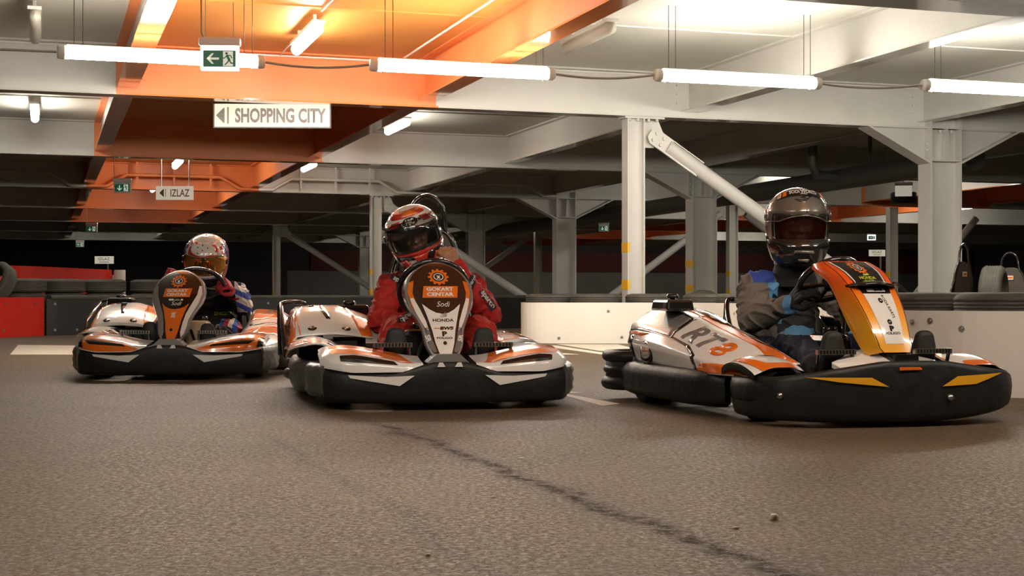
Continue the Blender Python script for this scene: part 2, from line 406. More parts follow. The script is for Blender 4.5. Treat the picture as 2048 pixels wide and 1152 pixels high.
for i, v in enumerate((14.9, 28.1, 41.0)):
    b_ = MB(); hcol(b_, UN, v, 0, ZB - .02, .21, .17, .016, .012); gbox(b_, UN - .14, UN + .34, v - .1, v + .1, ZB - .022, ZB - .001)
    for a in (-.07, .03, .16, .26): b_.cyl(G(UN + a, v - .06, ZB - .022), G(UN + a, v - .06, ZB - .05), .02, n=6)
    # gusset plate
    b_.prism([(UN + .105, ZB - .03), (UN + .30, ZB - .03), (UN + .36, ZB - .17), (UN + .24, ZB - .34), (UN + .105, ZB - .34)], lambda a, b2, d, v=v: G(a, v + d, b2), -.012, .012)
    ybands(b_, UN, v, .21, .17, (.60, 1.02) if i == 0 else (.55, .95))
    tag(b_.build('narrow_column', ['grey', 'yellow']), nar_l[i], 'column')
    br = MB(); A = G(UN + .30, v - .03, ZB - .26); B = G(UC - .30, v - .03, .10); dr = (B - A).normalized()
    br.cyl(A + dr*.12, B, .088, n=24)
    up = Vector((0, 0, 1)); side = G(0, 1, 0).normalized(); nn = dr.cross(side)
    def bp(a, b2, d, A=A, dr=dr, nn=nn, side=side): return A + dr*a + nn*b2 + side*(d - .02)
    br.prism([(-.16, -.05), (-.10, -.10), (.14, -.10), (.62, -.10), (.62, -.088), (.14, .088), (.62, .088), (.62, .10), (.14, .10), (-.10, .10), (-.16, .05)], bp, -.02, .0)
    for a, b2 in ((-.08, .045), (-.08, -.045), (.03, .045), (.03, -.045)):
        br.cyl(bp(a, b2, -.02), bp(a, b2, -.045), .024, n=6)
    tag(br.build('diagonal_brace', ['grey']), ['thick white tubular brace falling from the narrow column behind the driver in the grey suit',
        'tubular steel brace falling to the right behind the leaning driver in red', 'far tubular steel brace falling right, left of the leaning driver'][i], 'brace')
# braces and narrow columns of the next line
for i, (u, v) in enumerate(((14.2, 28.1), (14.2, 41.0), (16.9, 34.6), (18.2, 28.1))):
    b_ = MB(); hcol(b_, u, v, 0, ZB - .02, .21, .17, .016, .012); ybands(b_, u, v, .21, .17, (.55, .95))
    tag(b_.build('narrow_column', ['grey', 'yellow']), ['narrow grey column in the background just left of the helmet of the driver in grey', 'thin far column with yellow marks in the dark, left of the white narrow column',
        'thin dark column in the far background right of the third driver', 'thin column deep in the background beside the nearest wide column'][i], 'column')
for i, (a, b2) in enumerate((((13.9, 28.05, 2.3), (10.8, 28.05, .1)), ((13.9, 41, 2.3), (10.8, 41, .1)), ((14.5, 28.05, 2.3), (17.7, 28.05, .1)), ((16.4, 34.3, 2.3), (13.4, 34.3, .1)), ((20.4, 28.05, 2.3), (18.4, 28.05, .1)))):
    br = MB(); br.cyl(G(*a), G(*b2), .085, n=16)
    tag(br.build('diagonal_brace', ['grey']), ['tubular brace rising to the right behind the white narrow column', 'far tubular brace rising to the right between the wide columns',
        'tubular brace falling right behind the helmet of the driver in grey', 'dark tubular brace rising right, behind the third kart fairing', 'dark tubular brace in the far right background'][i], 'brace')

# stepped conduit in front of the third cross beam
cd = MB(); path = []
zt, zd, vv = 2.80, 2.58, 27.85
us = [-6.5, -2.31, .79, 3.89, 6.99, 10.1]
segs = []
for a, b2 in zip(us[:-1], us[1:]):
    segs += [G(a + .05, vv, zd), G(a + .32, vv, zd), G(a + .68, vv, zt), G(b2 - .68, vv, zt), G(b2 - .32, vv, zd), G(b2 - .05, vv, zd)]
cuts = {0: segs[:12], 1: segs[11:19], 2: segs[18:]}
for k, pts in cuts.items():
    cd.tube(pts, .035, n=8, mi=1 if k == 1 else 0)
for a, b2 in zip(us[:-1], us[1:]):
    for t in (.28, .5, .72):
        u = a + (b2 - a)*t; mi = 1 if .79 < u < 3.89 else 0
        gbox(cd, u - .02, u + .02, vv - .01, vv + .01, 2.62, ZC - .001, mi)
tag(cd.build('stepped_conduit', ['grey', 'orange']), 'stepped conduit pipe dipping under the lengthwise beams, orange within the band', 'pipe')
pp = MB(); pp.tube([G(11.62, 16.0, 2.335), G(11.62, 22, 2.30), G(11.62, 30, 2.28), G(11.62, 46, 2.25)], .17, n=20)
for v in (18.5, 23, 29): gbox(pp, 11.6, 11.64, v, v + .04, 2.4, ZC - .001)
pp.tube([G(11.05, 19.2, 3.0), G(11.05, 19.2, 2.50), G(11.12, 19.2, 2.36), G(11.62, 19.2, 2.33)], .08, n=12)
tag(pp.build('drain_pipe', ['pipe_dark']), 'thick dark drain pipe slung under the ceiling behind the nearest wide column', 'pipe')
# thin white conduits under the ceiling
def thin(pts, r, label, m='white_plastic'):
    t = MB(); t.tube(pts, r, n=6)
    return tag(t.build('ceiling_conduit', [m]), label, 'conduit')
thin([G(-3, 14.74, ZC - .05), G(9.9, 14.74, ZC - .05)], .012, 'thin white conduit along the top of the beam behind the hanging tubes')
thin([G(3.55, 14.6, ZC - .05), G(3.55, 9.0, ZC - .05)], .012, 'thin white conduit along the right orange beam near the ceiling')
thin([G(2.3, 13.9, ZC - .04), G(2.3, 14.7, ZC - .05)], .01, 'short white conduit from the ceiling lamp to the orange beam')
thin([G(2.3, 12.4, ZC - .03), G(2.3, 9.2, ZC - .03)], .012, 'white conduit feeding the lit lamp in the orange ceiling bay')

# ------------------------------------------------------------------ lamps
def hanging_tube(u, v, label, lit=True, L=1.6, tm=None):
    e = empty('hanging_tube_lamp', G(u, v, 0), PHI, label, 'lamp', 'tube lamps hung in a row above the track')
    z = ZS(2.44)
    t = MB(); t.cyl((-L/2, 0, z), (L/2, 0, z), .054, n=24); t.build('tube', [tm or ('tube_on' if lit else 'tube_off')], e)
    for s in (-1, 1):
        q = MB(); q.lathe([(.001, .01), (.056, .01), (.059, .02), (.058, .06), (.050, .075), (.001, .075)], (0, 0, 0), 'x', 20)
        q.v = [(s*(L/2 + p[0] - .02), p[1], p[2] + z) for p in q.v]; q.build('end_cap', ['lamp_cap'], e)
        if s < 0:
            hs = MB(); hs.box((0, 0, z + .056), (L*.97, .062, .022)); hs.build('housing', ['white_plastic'], e, bevel=.006)
        h = MB()
        for d in (-.02, .05): h.tube([(s*(L/2 - .10) + d, 0, z + .045), (s*(L/2 - .10) + d, 0, ZS(ZC))], .0035, n=6)
        h.tube([(s*(L/2 - .05), .060*math.cos(R(a)), z + .064*math.sin(R(a))) for a in range(0, 360, 30)], .004, n=6, loop=True)
        h.build('hanger', ['wire'], e)
    return e
names = ['leftmost hanging tube lamp in the frame, half behind the exit sign', 'second hanging tube lamp from the left, in front of the right orange beam',
         'third hanging tube lamp from the left, under the pale grey beam', 'rightmost hanging tube lamp, cut by the right edge of the frame']
pos = [(.90, 11.74), (3.36, 11.60), (5.82, 11.38), (8.36, 11.17)]
for (u, v), n_ in zip(pos, names): hanging_tube(u, v, n_)
for a, b2 in zip(pos[:-1], pos[1:]):
    k = MB(); p, q = G(a[0] + .815, a[1], 2.44), G(b2[0] - .815, b2[1], 2.44)
    k.tube([p.lerp(q, t) - Vector((0, 0, .035*4*t*(1-t))) for t in [i/8 for i in range(9)]], .011, n=8)
    tag(k.build('lamp_cable', ['cable']), {.90: 'grey cable sagging between the first and second hanging tube lamps', 3.36: 'grey cable sagging between the second and third hanging tube lamps', 5.82: 'grey cable sagging between the third and rightmost hanging tube lamps'}[a[0]], 'cable')
k = MB(); k.tube([G(-2.2, 11.74, 2.46), G(-1, 11.74, 2.43), G(.09, 11.74, 2.44)], .011, n=8); tag(k.build('lamp_cable', ['cable']), 'grey cable running from the leftmost hanging lamp out of the frame', 'cable')
def ceiling_lamp(u, v, label, lit, L=1.3):
    e = empty('ceiling_lamp', G(u, v, 0), PHI, label, 'lamp')
    z = ZS(ZC) - .16
    t = MB(); prof = [(math.cos(R(a))*.055, math.sin(R(a))*.06) for a in range(0, 360, 24)]
    rings = []
    for y, k in ((-L/2, .05), (-L/2 + .012, .6), (-L/2 + .05, 1), (L/2 - .05, 1), (L/2 - .012, .6), (L/2, .05)):
        rings.append([Vector((x*k, y, z + zz*k)) for x, zz in prof])
    t.loft(rings); t.build('diffuser', ['lamp_on' if lit else 'tube_off'], e)
    h = MB(); h.box((0, 0, z + .062), (.12, L*.98, .03)); h.box((0, -L/3, z + .11), (.03, .04, .10)); h.box((0, L/3, z + .11), (.03, .04, .10)); h.build('housing', ['white_plastic'], e)
    return e
for u, v, lit, lb in ((2.3, 13.15, 1, 'lit ceiling lamp glowing on the yellow orange ceiling near the top'), (-.08, 13.3, 0, 'unlit ceiling lamp seen end on at the top left'),
    (4.75, 12.3, 0, 'unlit ceiling lamp right of the right orange beam'), (-.12, 19.6, 1, 'lit ceiling lamp seen end on at the left below the near beam'),
    (4.70, 19.6, 1, 'lit ceiling lamp below the near beam, right of the shopping sign'), (2.27, 26.3, 1, 'small lit ceiling lamp above the far exit direction sign'),
    (4.62, 26.2, 1, 'small lit ceiling lamp right of the orange band'), (13.2, 25.0, 1, 'lit ceiling lamp over the far right aisle'), (15.7, 24.6, 1, 'lit ceiling lamp behind the dark drain pipe, left of the far right orange band'),
    (14.9, 32.5, 1, 'far lit ceiling lamp over the right aisle'), (19.1, 30.5, 1, 'lit ceiling lamp inside the far right orange band'), (13.0, 44.5, 1, 'very far lit ceiling lamp near the back wall'),
    (2.3, 38.0, 1, 'far lit ceiling lamp inside the orange band'), (2.3, 51.0, 1, 'farthest lit ceiling lamp at the left'), (2.3, 32.5, 1, 'lit ceiling lamp deep in the orange band'),
    (19.1, 42.0, 1, 'very far lit ceiling lamp in the right orange band'), (12.0, 51.0, 1, 'very far lit ceiling lamp before the back wall at right'), (15.5, 57.5, 1, 'added lamp lighting the back wall, left of the white narrow column'), (21.0, 57.5, 1, 'added lamp lighting the back wall, between the wide columns'), (27.0, 57.5, 1, 'added lamp lighting the back wall behind the third driver'), (34.0, 57.5, 1, 'added lamp lighting the back wall behind the third kart fairing'), (24.0, 46.0, 1, 'far lit lamp lighting the beam right of the third driver'), (23.5, 33.0, 1, 'far lit lamp beyond the right orange band')):  # the lamps along the back wall are added to brighten it
    ceiling_lamp(u, v, lb, lit)
for u, v, lb in ((.5, 3.6, 'hanging tube lamp over the near track, left of the middle'), (3.4, 3.4, 'hanging tube lamp over the near track at the right'), (-2.4, 3.6, 'hanging tube lamp over the near track at the far left'), (6.3, 3.2, 'hanging tube lamp over the near track at the far right')):
    hanging_tube(u, v, lb, tm='tube_near')

# ------------------------------------------------------------------ barriers
def smooth_path(pts, n=8):
    out = []; P_ = [Vector(p) for p in pts]; P_ = [P_[0]*2 - P_[1]] + P_ + [P_[-1]*2 - P_[-2]]
    for i in range(1, len(P_) - 2):
        for k in range(n):
            t = k / n; a, b, c_, d = P_[i-1:i+3]
            out.append(.5*((2*b) + (-a + c_)*t + (2*a - 5*b + 4*c_ - d)*t*t + (-a + 3*b - 3*c_ + d)*t**3))
    out.append(P_[-2]); return out
def barrier(path, h, name, m, label, bolts=(), side=1, th=.012, z0=.0):
    e = empty(name, (path[0][0], path[0][1], 0), 0, label, 'barrier')
    o = Vector((path[0][0], path[0][1], 0)); mb = MB(); rings = []
    P_ = [Vector((p[0], p[1], 0)) for p in path]
    nrm = []
    for i in range(len(P_)):
        t = (P_[min(i+1, len(P_)-1)] - P_[max(i-1, 0)]).normalized(); nrm.append(Vector((t.y, -t.x, 0))*side)
    for p, n_ in zip(P_, nrm):
        p = p - o; rings.append([p + Vector((0,0,z0)), p + Vector((0,0,h)), p - n_*th + Vector((0,0,h)), p - n_*th + Vector((0,0,z0))])
    mb.loft(rings, smooth=False); mb.build('panel', [m], e)
    # bolts along the path
    d = 0; acc = [0]
    for a, b in zip(P_[:-1], P_[1:]): d += (b - a).length; acc.append(d)
    bb = bolts
    for s, z in bb:
        for i in range(len(P_) - 1):
            if acc[i] <= s <= acc[i+1]:
                t = (s - acc[i]) / (acc[i+1] - acc[i]); p = P_[i].lerp(P_[i+1], t) - o; n_ = nrm[i]
                q = MB(); c0 = p + Vector((0, 0, z)); q.cyl(c0, c0 + n_*.006, .017, n=12); q.cyl(c0 + n_*.006, c0 + n_*.014, .009, .007, n=8); q.build('bolt', ['bolt'], e); break
    return e
redp = smooth_path([(-7.6, 15.6), (-6.9, 17.2), (-6.42, 18.35), (-6.22, 19.05)])
barrier(redp, .51, 'track_barrier', 'panel_red', 'low red barrier panel at the left edge, below the stack of flat tyres', [(1.9,.42),(2.9,.42),(3.5,.43),(3.85,.40),(1.2,.09),(2.85,.09),(3.85,.07)])
blackp = [(-6.20, 19.08), (-5.3, 19.95), (-3.2, 21.3), (-.12, 23.1), (1.6, 24.1)]
barrier(smooth_path(blackp), .49, 'track_barrier', 'panel_black', 'long low black barrier running behind the two left karts', [(.12,.42),(.12,.07),(.9,.42),(.45,.07),(2.1,.42),(3.3,.42),(4.7,.42),(6.2,.42),(3.9,.07),(7.1,.4)])
capb = MB(); pts = smooth_path(blackp); capb.tube([Vector((p[0] - .05*0 + .035, p[1] + .05, .505)) for p in pts], .032, n=8)
tag(capb.build('barrier_rail', ['tyre']), 'dark rubber strip along the top of the long black barrier', 'rail')
wh = smooth_path([(.28, 17.6), (.12, 16.7), (.17, 16.12), (.7, 15.95), (1.42, 15.92), (2.0, 15.6), (2.35, 14.4), (2.4, 12.5), (2.3, 10.6), (2.13, 8.9), (2.12, 8.1), (2.35, 7.68), (2.9, 7.42), (3.6, 7.2), (4.5, 7.0)])
a_, b_s, c_s = wh[:40], wh[39:80], wh[81:]
barrier(a_, .455, 'track_barrier', 'panel_white', 'low white barrier panel with a rounded end, between the middle and right karts', [(1.0,.35),(1.9,.06),(2.45,.36),(2.6,.07),(3.3,.30),(3.9,.1)])
barrier(b_s, .455, 'track_barrier', 'panel_white', 'low white barrier panel curving away hidden behind the third kart', [(1.0,.35)])
barrier(c_s, .455, 'track_barrier', 'panel_white', 'low white barrier panel at the right edge, closest to the camera', [(.30,.40),(.18,.39),(.48,.36),(1.6,.36)])

# ------------------------------------------------------------------ tyres
def tyre_mesh(ro=.30, w_=.19, ri=.19):
    t = MB(); h = w_/2
    prof = [(ri, -h*.75), (ri + .02, -h*.92), (ro - .07, -h), (ro - .02, -h*.86), (ro, -h*.62)]
    for k in (-.42, -.2, .0, .2, .42):
        prof += [(ro, h*(k - .09)), (ro - .007, h*(k - .045)), (ro - .007, h*(k + .045)), (ro, h*(k + .09))]
    prof += [(ro, h*.62), (ro - .02, h*.86), (ro - .07, h), (ri + .02, h*.92), (ri, h*.75), (ri + .012, h*.6), (ri + .03, 0), (ri + .012, -h*.6)]
    t.lathe(prof, (0, 0, 0), 'z', 40, loop=True); return t
def tyre(name, rot=(0,0,0)):
    o = tyre_mesh().build(name, ['tyre']); return o
ty0 = tyre('tyre'); ty_used = False
def put_tyre(x, y, z, label, group=None, rot=None, s=(1,1,1)):
    global ty_used
    o = ty0 if not ty_used else ty0.copy()
    if ty_used: COL.objects.link(o)
    ty_used = True
    o.location = (x, y, z); o.rotation_euler = rot or (0, 0, random.uniform(0, 6)); o.scale = s
    for k in ('group',):
        if k in o: del o[k]
    tag(o, label, 'tyre', group); return o
H4 = .19
ORD = ['first', 'second', 'third', 'fourth', 'fifth', 'sixth', 'seventh', 'eighth', 'ninth', 'tenth', 'eleventh', 'twelfth', 'thirteenth', 'fourteenth', 'fifteenth', 'sixteenth']
def off_path(path, d):
    out = []
    for i in range(len(path)):
        t = (path[min(i+1, len(path)-1)] - path[max(i-1, 0)]).normalized(); out.append(Vector(path[i]) + Vector((-t.y, t.x))*d)
    return out
lp_ = smooth_path([(-7.6, 15.6), (-6.9, 17.2), (-6.42, 18.35), (-6.15, 19.1), (-5.3, 19.95), (-3.2, 21.3), (-1.5, 22.3)], 30)
lt = []
for p in off_path([Vector((q[0], q[1])) for q in lp_], .37):
    if p.y > 17.4 and p.x < -4.2 and all((p - q).length > .605 for q in lt): lt.append(p)
for i, (x, y) in enumerate(lt):
    n_ = 2 if y < 18.75 else 4
    for k in range(n_):
        top = k == n_ - 1
        put_tyre(x + random.uniform(-.01, .01), y + random.uniform(-.01, .01), H4/2 + k*H4, (ORD[i] + ' flat top tyre from the left, on the stacks behind the red and black barrier') if top else 'lower tyre inside the flat stacks behind the red and black barrier at the left', 'top tyres of the left stacks' if top else 'lower tyres of the left stacks')
put_tyre(-6.72, 18.62, .685, 'large grey tyre leaning on end on the tyre stacks at the left edge', rot=(R(58), R(8), R(-35)), s=(1, 1, 1.15))
# right: stacks behind the white panels
P_ = off_path([Vector((p[0], p[1])) for p in wh], .335)
pos_t = []; last = None; acc = 9
for p in P_[8:]:
    if all((p - q).length > .605 for q in pos_t): pos_t.append(p)
cnt = {}
for p in pos_t:
    for k in range(3):
        z = .0925 + k*.185
        g = ('front' if p.y > 14.8 else ('side' if p.y > 8.6 else 'near'))
        if k == 2: cnt[g] = cnt.get(g, -1) + 1
        tl = {'front': ' flat tyre from the left, its top just above the far white barrier panel', 'side': ' flat top tyre from the far end, behind the curving white barrier', 'near': ' flat dark top tyre from the left, behind the nearest white barrier panel'}[g]
        ll_ = {'front': 'lower flat tyre stacked behind the far white barrier panel', 'side': 'lower flat tyre stacked behind the curving white barrier', 'near': 'lower flat tyre stacked behind the nearest white barrier panel'}[g]
        put_tyre(p.x, p.y, z, ORD[cnt[g]] + tl if k == 2 else ll_, ('top tyres, ' if k == 2 else 'lower tyres, ') + g + ' white panel', s=(1.0, 1.0, .97))
put_tyre(2.35, 17.6, .30, 'dark tyre standing on edge in the infield behind the far white panel', rot=(R(90), 0, R(30)))
put_tyre(3.3, 16.9, .30, 'dark tyre standing on edge nearer the wide column, in the infield', rot=(R(90), 0, R(-40)))
put_tyre(5.06, 15.05, .125, 'flat tyre under the standing black tyre between the two parked karts', s=(1, 1, 1.3))
put_tyre(5.06, 15.05, .55, 'black tyre standing on edge between the two parked karts at the right', rot=(R(90), 0, R(62)), s=(1, 1, 1.25))

# far red barrier with its white end post
fr = [(-10.9, 22.1), (-9.4, 22.2), (-7.85, 22.4), (-7.5, 24.4), (-7.32, 26.2)]
barrier(smooth_path(fr), 1.0, 'track_barrier', 'panel_red', 'tall red barrier behind the tyre stacks at the left, ending at a white post', [])
q = MB(); q.lathe([(.01, 0), (.10, 0), (.105, .01), (.105, .985), (.10, .995), (.01, .995)], (0, 0, 0), 'z', 24); q.box((-.105, -.02, .86), (.03, .05, .09), 1)
o = q.build('barrier_post', ['panel_white', 'lamp_cap']); o.location = (-7.15, 26.1, 0); tag(o, 'round white post at the end of the tall red barrier', 'post')

# ------------------------------------------------------------------ signs
def flat(o, n_=None): return lambda a, b: (a, -.0, b)
def arrow_left(cx, cy, s):
    return fill2d([[(cx - s, cy), (cx - .15*s, cy + .85*s), (cx - .02*s, cy + .85*s), (cx - .02*s, cy - .85*s), (cx - .15*s, cy - .85*s)]])
def sign(name, loc, rz, w_, h, label, txt, box, shapes=(), frame=True):
    e = empty(name, loc, rz, label, 'sign')
    b = MB(); b.box((0, 0, 0), (w_, .04, h), 0); 
    yf = -.0205
    fn = lambda a, b_: (a, yf, b_)
    decal(b, fn, fit_text(txt, *box), 1, grid=None, off=.001)
    for sh in shapes: decal(b, fn, sh, 1, grid=None, off=.001)
    b.build('sign_board', ['sign_white', 'sign_grey'], e)
    if frame:
        f = MB(); t = .014
        for cx, cz, sx, sz in ((0, h/2, w_ + t, t), (0, -h/2, w_ + t, t), (-w_/2, 0, t, h), (w_/2, 0, t, h)): f.box((cx, 0, cz), (sx, .06, sz))
        f.build('frame', ['sign_frame'], e)
    return e
def bar(cx, cy, w_, h): return fill2d([[(cx - w_/2, cy - h/2), (cx + w_/2, cy - h/2), (cx + w_/2, cy + h/2), (cx - w_/2, cy + h/2)]])
cs = G(2.62, 15.15, 0)
p1 = W(545, 15.95, py=231.5)
e = sign('direction_sign', p1, R(1.5), 1.29, .27, 'long white sign reading SHOPPING CITY with a left arrow, hung under the near beam', 'SHOPPING CITY', (.092, .0, 1.01, .165, .035),
         [arrow_left(-.525, .0, .098), bar(-.490, .0, .018, .185)])
hh = MB(); hh.tube([(-.5, 0, .13), (-.5, 0, .16)], .004, n=6); hh.tube([(.5, 0, .13), (.5, 0, .16)], .004, n=6); hh.build('hanger', ['wire'], e)
Y2 = 26.6; p2 = W(349.5, Y2, py=386)
e = sign('direction_sign', p2, R(1.0), .69, .255, 'small white sign reading IZLAZ with a left arrow, hanging in the orange band', 'IZLAZ', (.10, .0, .35, .135, .012), [arrow_left(-.195, 0, .085), bar(-.165, 0, .012, .15)], frame=False)
hh = MB(); hh.tube([(.25, 0, .13), (.27, 0, .18), (.27, 0, ZS(ZC) - p2.z)], .012, n=6); hh.tube([(-.25, 0, .13), (-.25, 0, ZS(ZC) - p2.z)], .012, n=6); hh.build('hanger', ['white_plastic'], e)
def man(cx, cy, s):
    """running figure of an exit sign as 2D shapes"""
    P2 = lambda pts: [(cx + x*s, cy + y*s) for x, y in pts]
    sh = [fill2d([P2(circ(-.1, .36, .09))])]
    def limb(pts, w_):
        out = []
        for (x0, y0), (x1, y1) in zip(pts[:-1], pts[1:]):
            dx, dy = x1 - x0, y1 - y0; l = math.hypot(dx, dy); nx, ny = -dy/l*w_/2, dx/l*w_/2; ex, ey = dx/l*w_*.35, dy/l*w_*.35
            out.append(fill2d([P2([(x0 - ex + nx, y0 - ey + ny), (x0 - ex - nx, y0 - ey - ny), (x1 + ex - nx, y1 + ey - ny), (x1 + ex + nx, y1 + ey + ny)])]))
        return out
    sh += limb([(-.06, .2), (.08, -.08)], .17); sh += limb([(-.1, .18), (-.27, .02), (-.38, .06)], .07); sh += limb([(-.02, .22), (.18, .22), (.27, .05)], .07)
    sh += limb([(.08, -.1), (-.04, -.26), (-.2, -.42)], .09); sh += limb([(.1, -.1), (.2, -.3), (.36, -.32)], .09)
    return sh
def exit_sign(loc, rz, label, s=1.0, lit=True, arrow='left', wires=True, blank=False):
    e = empty('exit_sign', loc, rz, label, 'sign')
    b = MB(); b.box((0, 0, -.02*s), (.285*s, .06*s, .18*s), 0); b.build('light_box', ['sign_white' if blank else ('exit_glow' if lit else 'white_plastic')], e, bevel=.004*s)  # blank plate's faint glow stands in for light falling on its front
    h = MB(); h.box((0, 0, .105*s), (.31*s, .09*s, .065*s)); h.build('housing', ['white_plastic'], e, bevel=.012*s)
    if not blank:
        f = MB(); fn = lambda a, b_: (a, -.031*s, b_)
        decal(f, fn, bar(0, -.025*s, .245*s, .125*s), 0, None, .001)
        bx = .065 if arrow != 'none' else 0
        decal(f, fn, bar(bx*s, -.025*s, .075*s, .112*s), 1, None, .002)
        for q in man(bx*s, -.025*s, .11*s): decal(f, fn, q, 0, None, .003)
        A = []
        aw = [bar(.0, 0, .085, .016), fill2d([[(-.052, 0), (-.012, .040), (.004, .040), (-.028, 0), (.004, -.040), (-.012, -.040)]])]
        for q in aw: decal(f, fn, move2(q, -.045*s, -.025*s, {'left': 0, 'down': 90, 'right': 180}[arrow], s), 1, None, .002)
        f.build('pictogram_plate', ['exit_green' if lit else 'exit_green_off', 'exit_picto'], e)
    if wires:
        k = MB()
        for x in (-.11*s, .1*s): k.tube([(x, 0, .13*s), (x, 0, ZS(ZC) - loc[2])], .003, n=5)
        k.tube([(-.12*s, 0, .13*s), (-.14*s, 0, .17*s), (-.145*s, 0, ZS(ZC) - loc[2])], .006, n=6)
        k.build('hanger', ['cable'], e)
    return e
exit_sign(W(440, 10.9, py=112), R(3), 'glowing green exit sign with a left arrow in front of the leftmost hanging lamp', 1.0)
exit_sign(W(245, 24.7, py=373), R(4), 'green down arrow exit sign hanging in the orange band left of the IZLAZ sign', 1.0, False, 'down')
exit_sign(W(183.5, 38.0, py=456), R(4), 'smaller far green exit sign with a down arrow in the orange band', 1.0, False, 'down')
exit_sign(W(160, 54.0, py=488), R(4), 'tiny dim exit sign at the far end of the left aisle', 1.0, False, 'left')
exit_sign(W(1207.5, 40.0, py=455), R(4), 'far small exit sign just left of the white narrow column', 1.0, False, 'down')
exit_sign(W(1743, 50.0, py=474), R(4), 'far small green exit sign right of the third driver, under the lit beam', 1.0, True, 'right')
exit_sign(W(1807, 26.5, py=380), R(-12), 'white blank backed exit light box near the wide column at the right', 1.05, False, 'left', blank=True)
dl = MB(); dl.lathe([(.01, .0), (.20, .0), (.235, .03), (.245, .20), (.23, .22), (.01, .22)], (0, 0, 0), 'z', 32)
o = dl.build('round_lamp', ['panel_black']); o.location = W(1807, 27.4, py=408); tag(o, 'dark round hanging lamp below the blank exit light box at the right', 'lamp')
kk = MB(); kk.tube([(0, 0, .22), (0, 0, ZS(ZC) - o.location.z)], .01, n=6); kk.build('rod', ['cable'], o)
for px, py, Y, w_, lb, post in ((208.5, 520, 52.0, .68, 'tiny far IZLAZ sign on a post above the red barrier at the left', True), (1754, 506, 44.0, .50, 'tiny far IZLAZ sign right of the third driver', True)):
    p = W(px, Y, py=py); e = sign('direction_sign', p, R(2), w_, w_*.40, lb, 'IZLAZ', (0, w_*.06, w_*.6, w_*.15, .01), [bar(0, -w_*.11, w_*.5, w_*.03)], frame=False)
    q = MB(); q.cyl((.12, .04, -w_*.2), (.12, .04, -p.z), .03, n=8); q.build('post', ['cable'], e)

# chips and pebbles lying on the asphalt
for k, (px, py, w_, d_, lb) in enumerate(((1472, 1058, .017, .008, 'small white chip on the asphalt right of the dark tyre groove'), (987, 996, .014, .007, 'small white chip on the asphalt left of the dark tyre groove'), (1547, 1040, .022, .020, 'pale brown pebble on the asphalt below the third kart'), (1042, 918, .022, .006, 'thin pale chip on the asphalt below the middle kart'), (857, 1112, .012, .008, 'tiny pale chip on the asphalt near the bottom edge'))):
    x, y = fpx(px, py); q = MB(); n = 9; rg = []
    for z, sc_ in ((.0, .8), (.003 if k != 2 else .008, 1.0), (.005 if k != 2 else .014, .6)): rg.append([Vector((w_/2*sc_*math.cos(a)*(1 + .25*math.sin(3*a + k)), d_/2*sc_*math.sin(a), z)) for a in [2*math.pi*i/n for i in range(n)]])
    q.loft(rg); o = q.build('stone_chip', ['line_white']); o.location = (x, y, .0005); tag(o, lb, 'chip')

# ------------------------------------------------------------------ kart materials
def gradient_mat(name, c0, c1, z0, z1, rough=.2, coat=.5):
    m = mat(name, c0, rough, coat=coat); nt = m.node_tree; b = nt.nodes['Principled BSDF']
    tc = nt.nodes.new('ShaderNodeTexCoord'); s = nt.nodes.new('ShaderNodeSeparateXYZ'); r = nt.nodes.new('ShaderNodeMapRange'); x = nt.nodes.new('ShaderNodeMix'); x.data_type = 'RGBA'
    nt.links.new(tc.outputs['Object'], s.inputs[0]); nt.links.new(s.outputs[2], r.inputs[0]); r.inputs[1].default_value = z0; r.inputs[2].default_value = z1
    nt.links.new(r.outputs[0], x.inputs[0]); x.inputs[6].default_value = (*c0, 1); x.inputs[7].default_value = (*c1, 1); nt.links.new(x.outputs[2], b.inputs['Base Color'])
    return m
M['k_white'] = mat('kart_white', (.80, .775, .73), .18, coat=.6)
M['k_orange'] = mat('kart_orange', (.80, .17, .015), .18, coat=.6)
M['k_black'] = mat('kart_black_gloss', (.012, .010, .009), .12, coat=.8)
M['k_brown'] = mat('kart_dark_brown', (.045, .020, .012), .12, coat=.9)
M['k_silver'] = mat('kart_silver', (.42, .41, .40), .25, metal=.6, coat=.4)
M['k_grey'] = mat('kart_mid_grey', (.16, .15, .15), .25, coat=.4)
M['k_yellow'] = mat('kart_yellow', (.85, .42, .02), .25, coat=.5)
M['k_plastic'] = mat('bumper_plastic', (.016, .015, .014), .46, spec=.35, noise=.25, nscale=14, bump=.25, bscale=18)
M['k_scuff'] = mat('bumper_plastic_scuffed', (.085, .080, .072), .34, noise=.35, nscale=16, bump=.5, bscale=14)
M['k_tyre'] = mat('kart_tyre', (.016, .015, .014), .6, noise=.3, nscale=20)
M['k_metal'] = mat('kart_steel', (.50, .48, .45), .25, metal=.95)
M['k_tube'] = mat('kart_black_tube', (.015, .014, .013), .15, coat=.8)
M['k_grad'] = gradient_mat('kart_orange_fade', (.88, .40, .02), (.80, .10, .01), .42, .60)
M['k_tank'] = mat('fuel_tank_beige', (.55, .42, .26), .35)
M['k_seat'] = mat('seat_shell', (.018, .016, .015), .4)
M['k_pad'] = mat('seat_back_pad', (.075, .062, .050), .55)
M['k_green'] = mat('kart_lime_print', (.45, .55, .05), .3)

def lerp_tab(tab, x):
    if x <= tab[0][0]: return tab[0][1]
    for (a, b), (c_, d) in zip(tab[:-1], tab[1:]):
        if x <= c_: return b + (d - b)*(x - a)/(c_ - a)
    return tab[-1][1]
def smooth_tab(tab, n=5):
    pts = smooth_path([(a, b) for a, b in tab], n); return [(p[0], p[1]) for p in pts]
def poly(*p): return fill2d([list(p)])
def mirror(shape): return [(-x, y) for x, y in shape[0]], [f[::-1] for f in shape[1]]

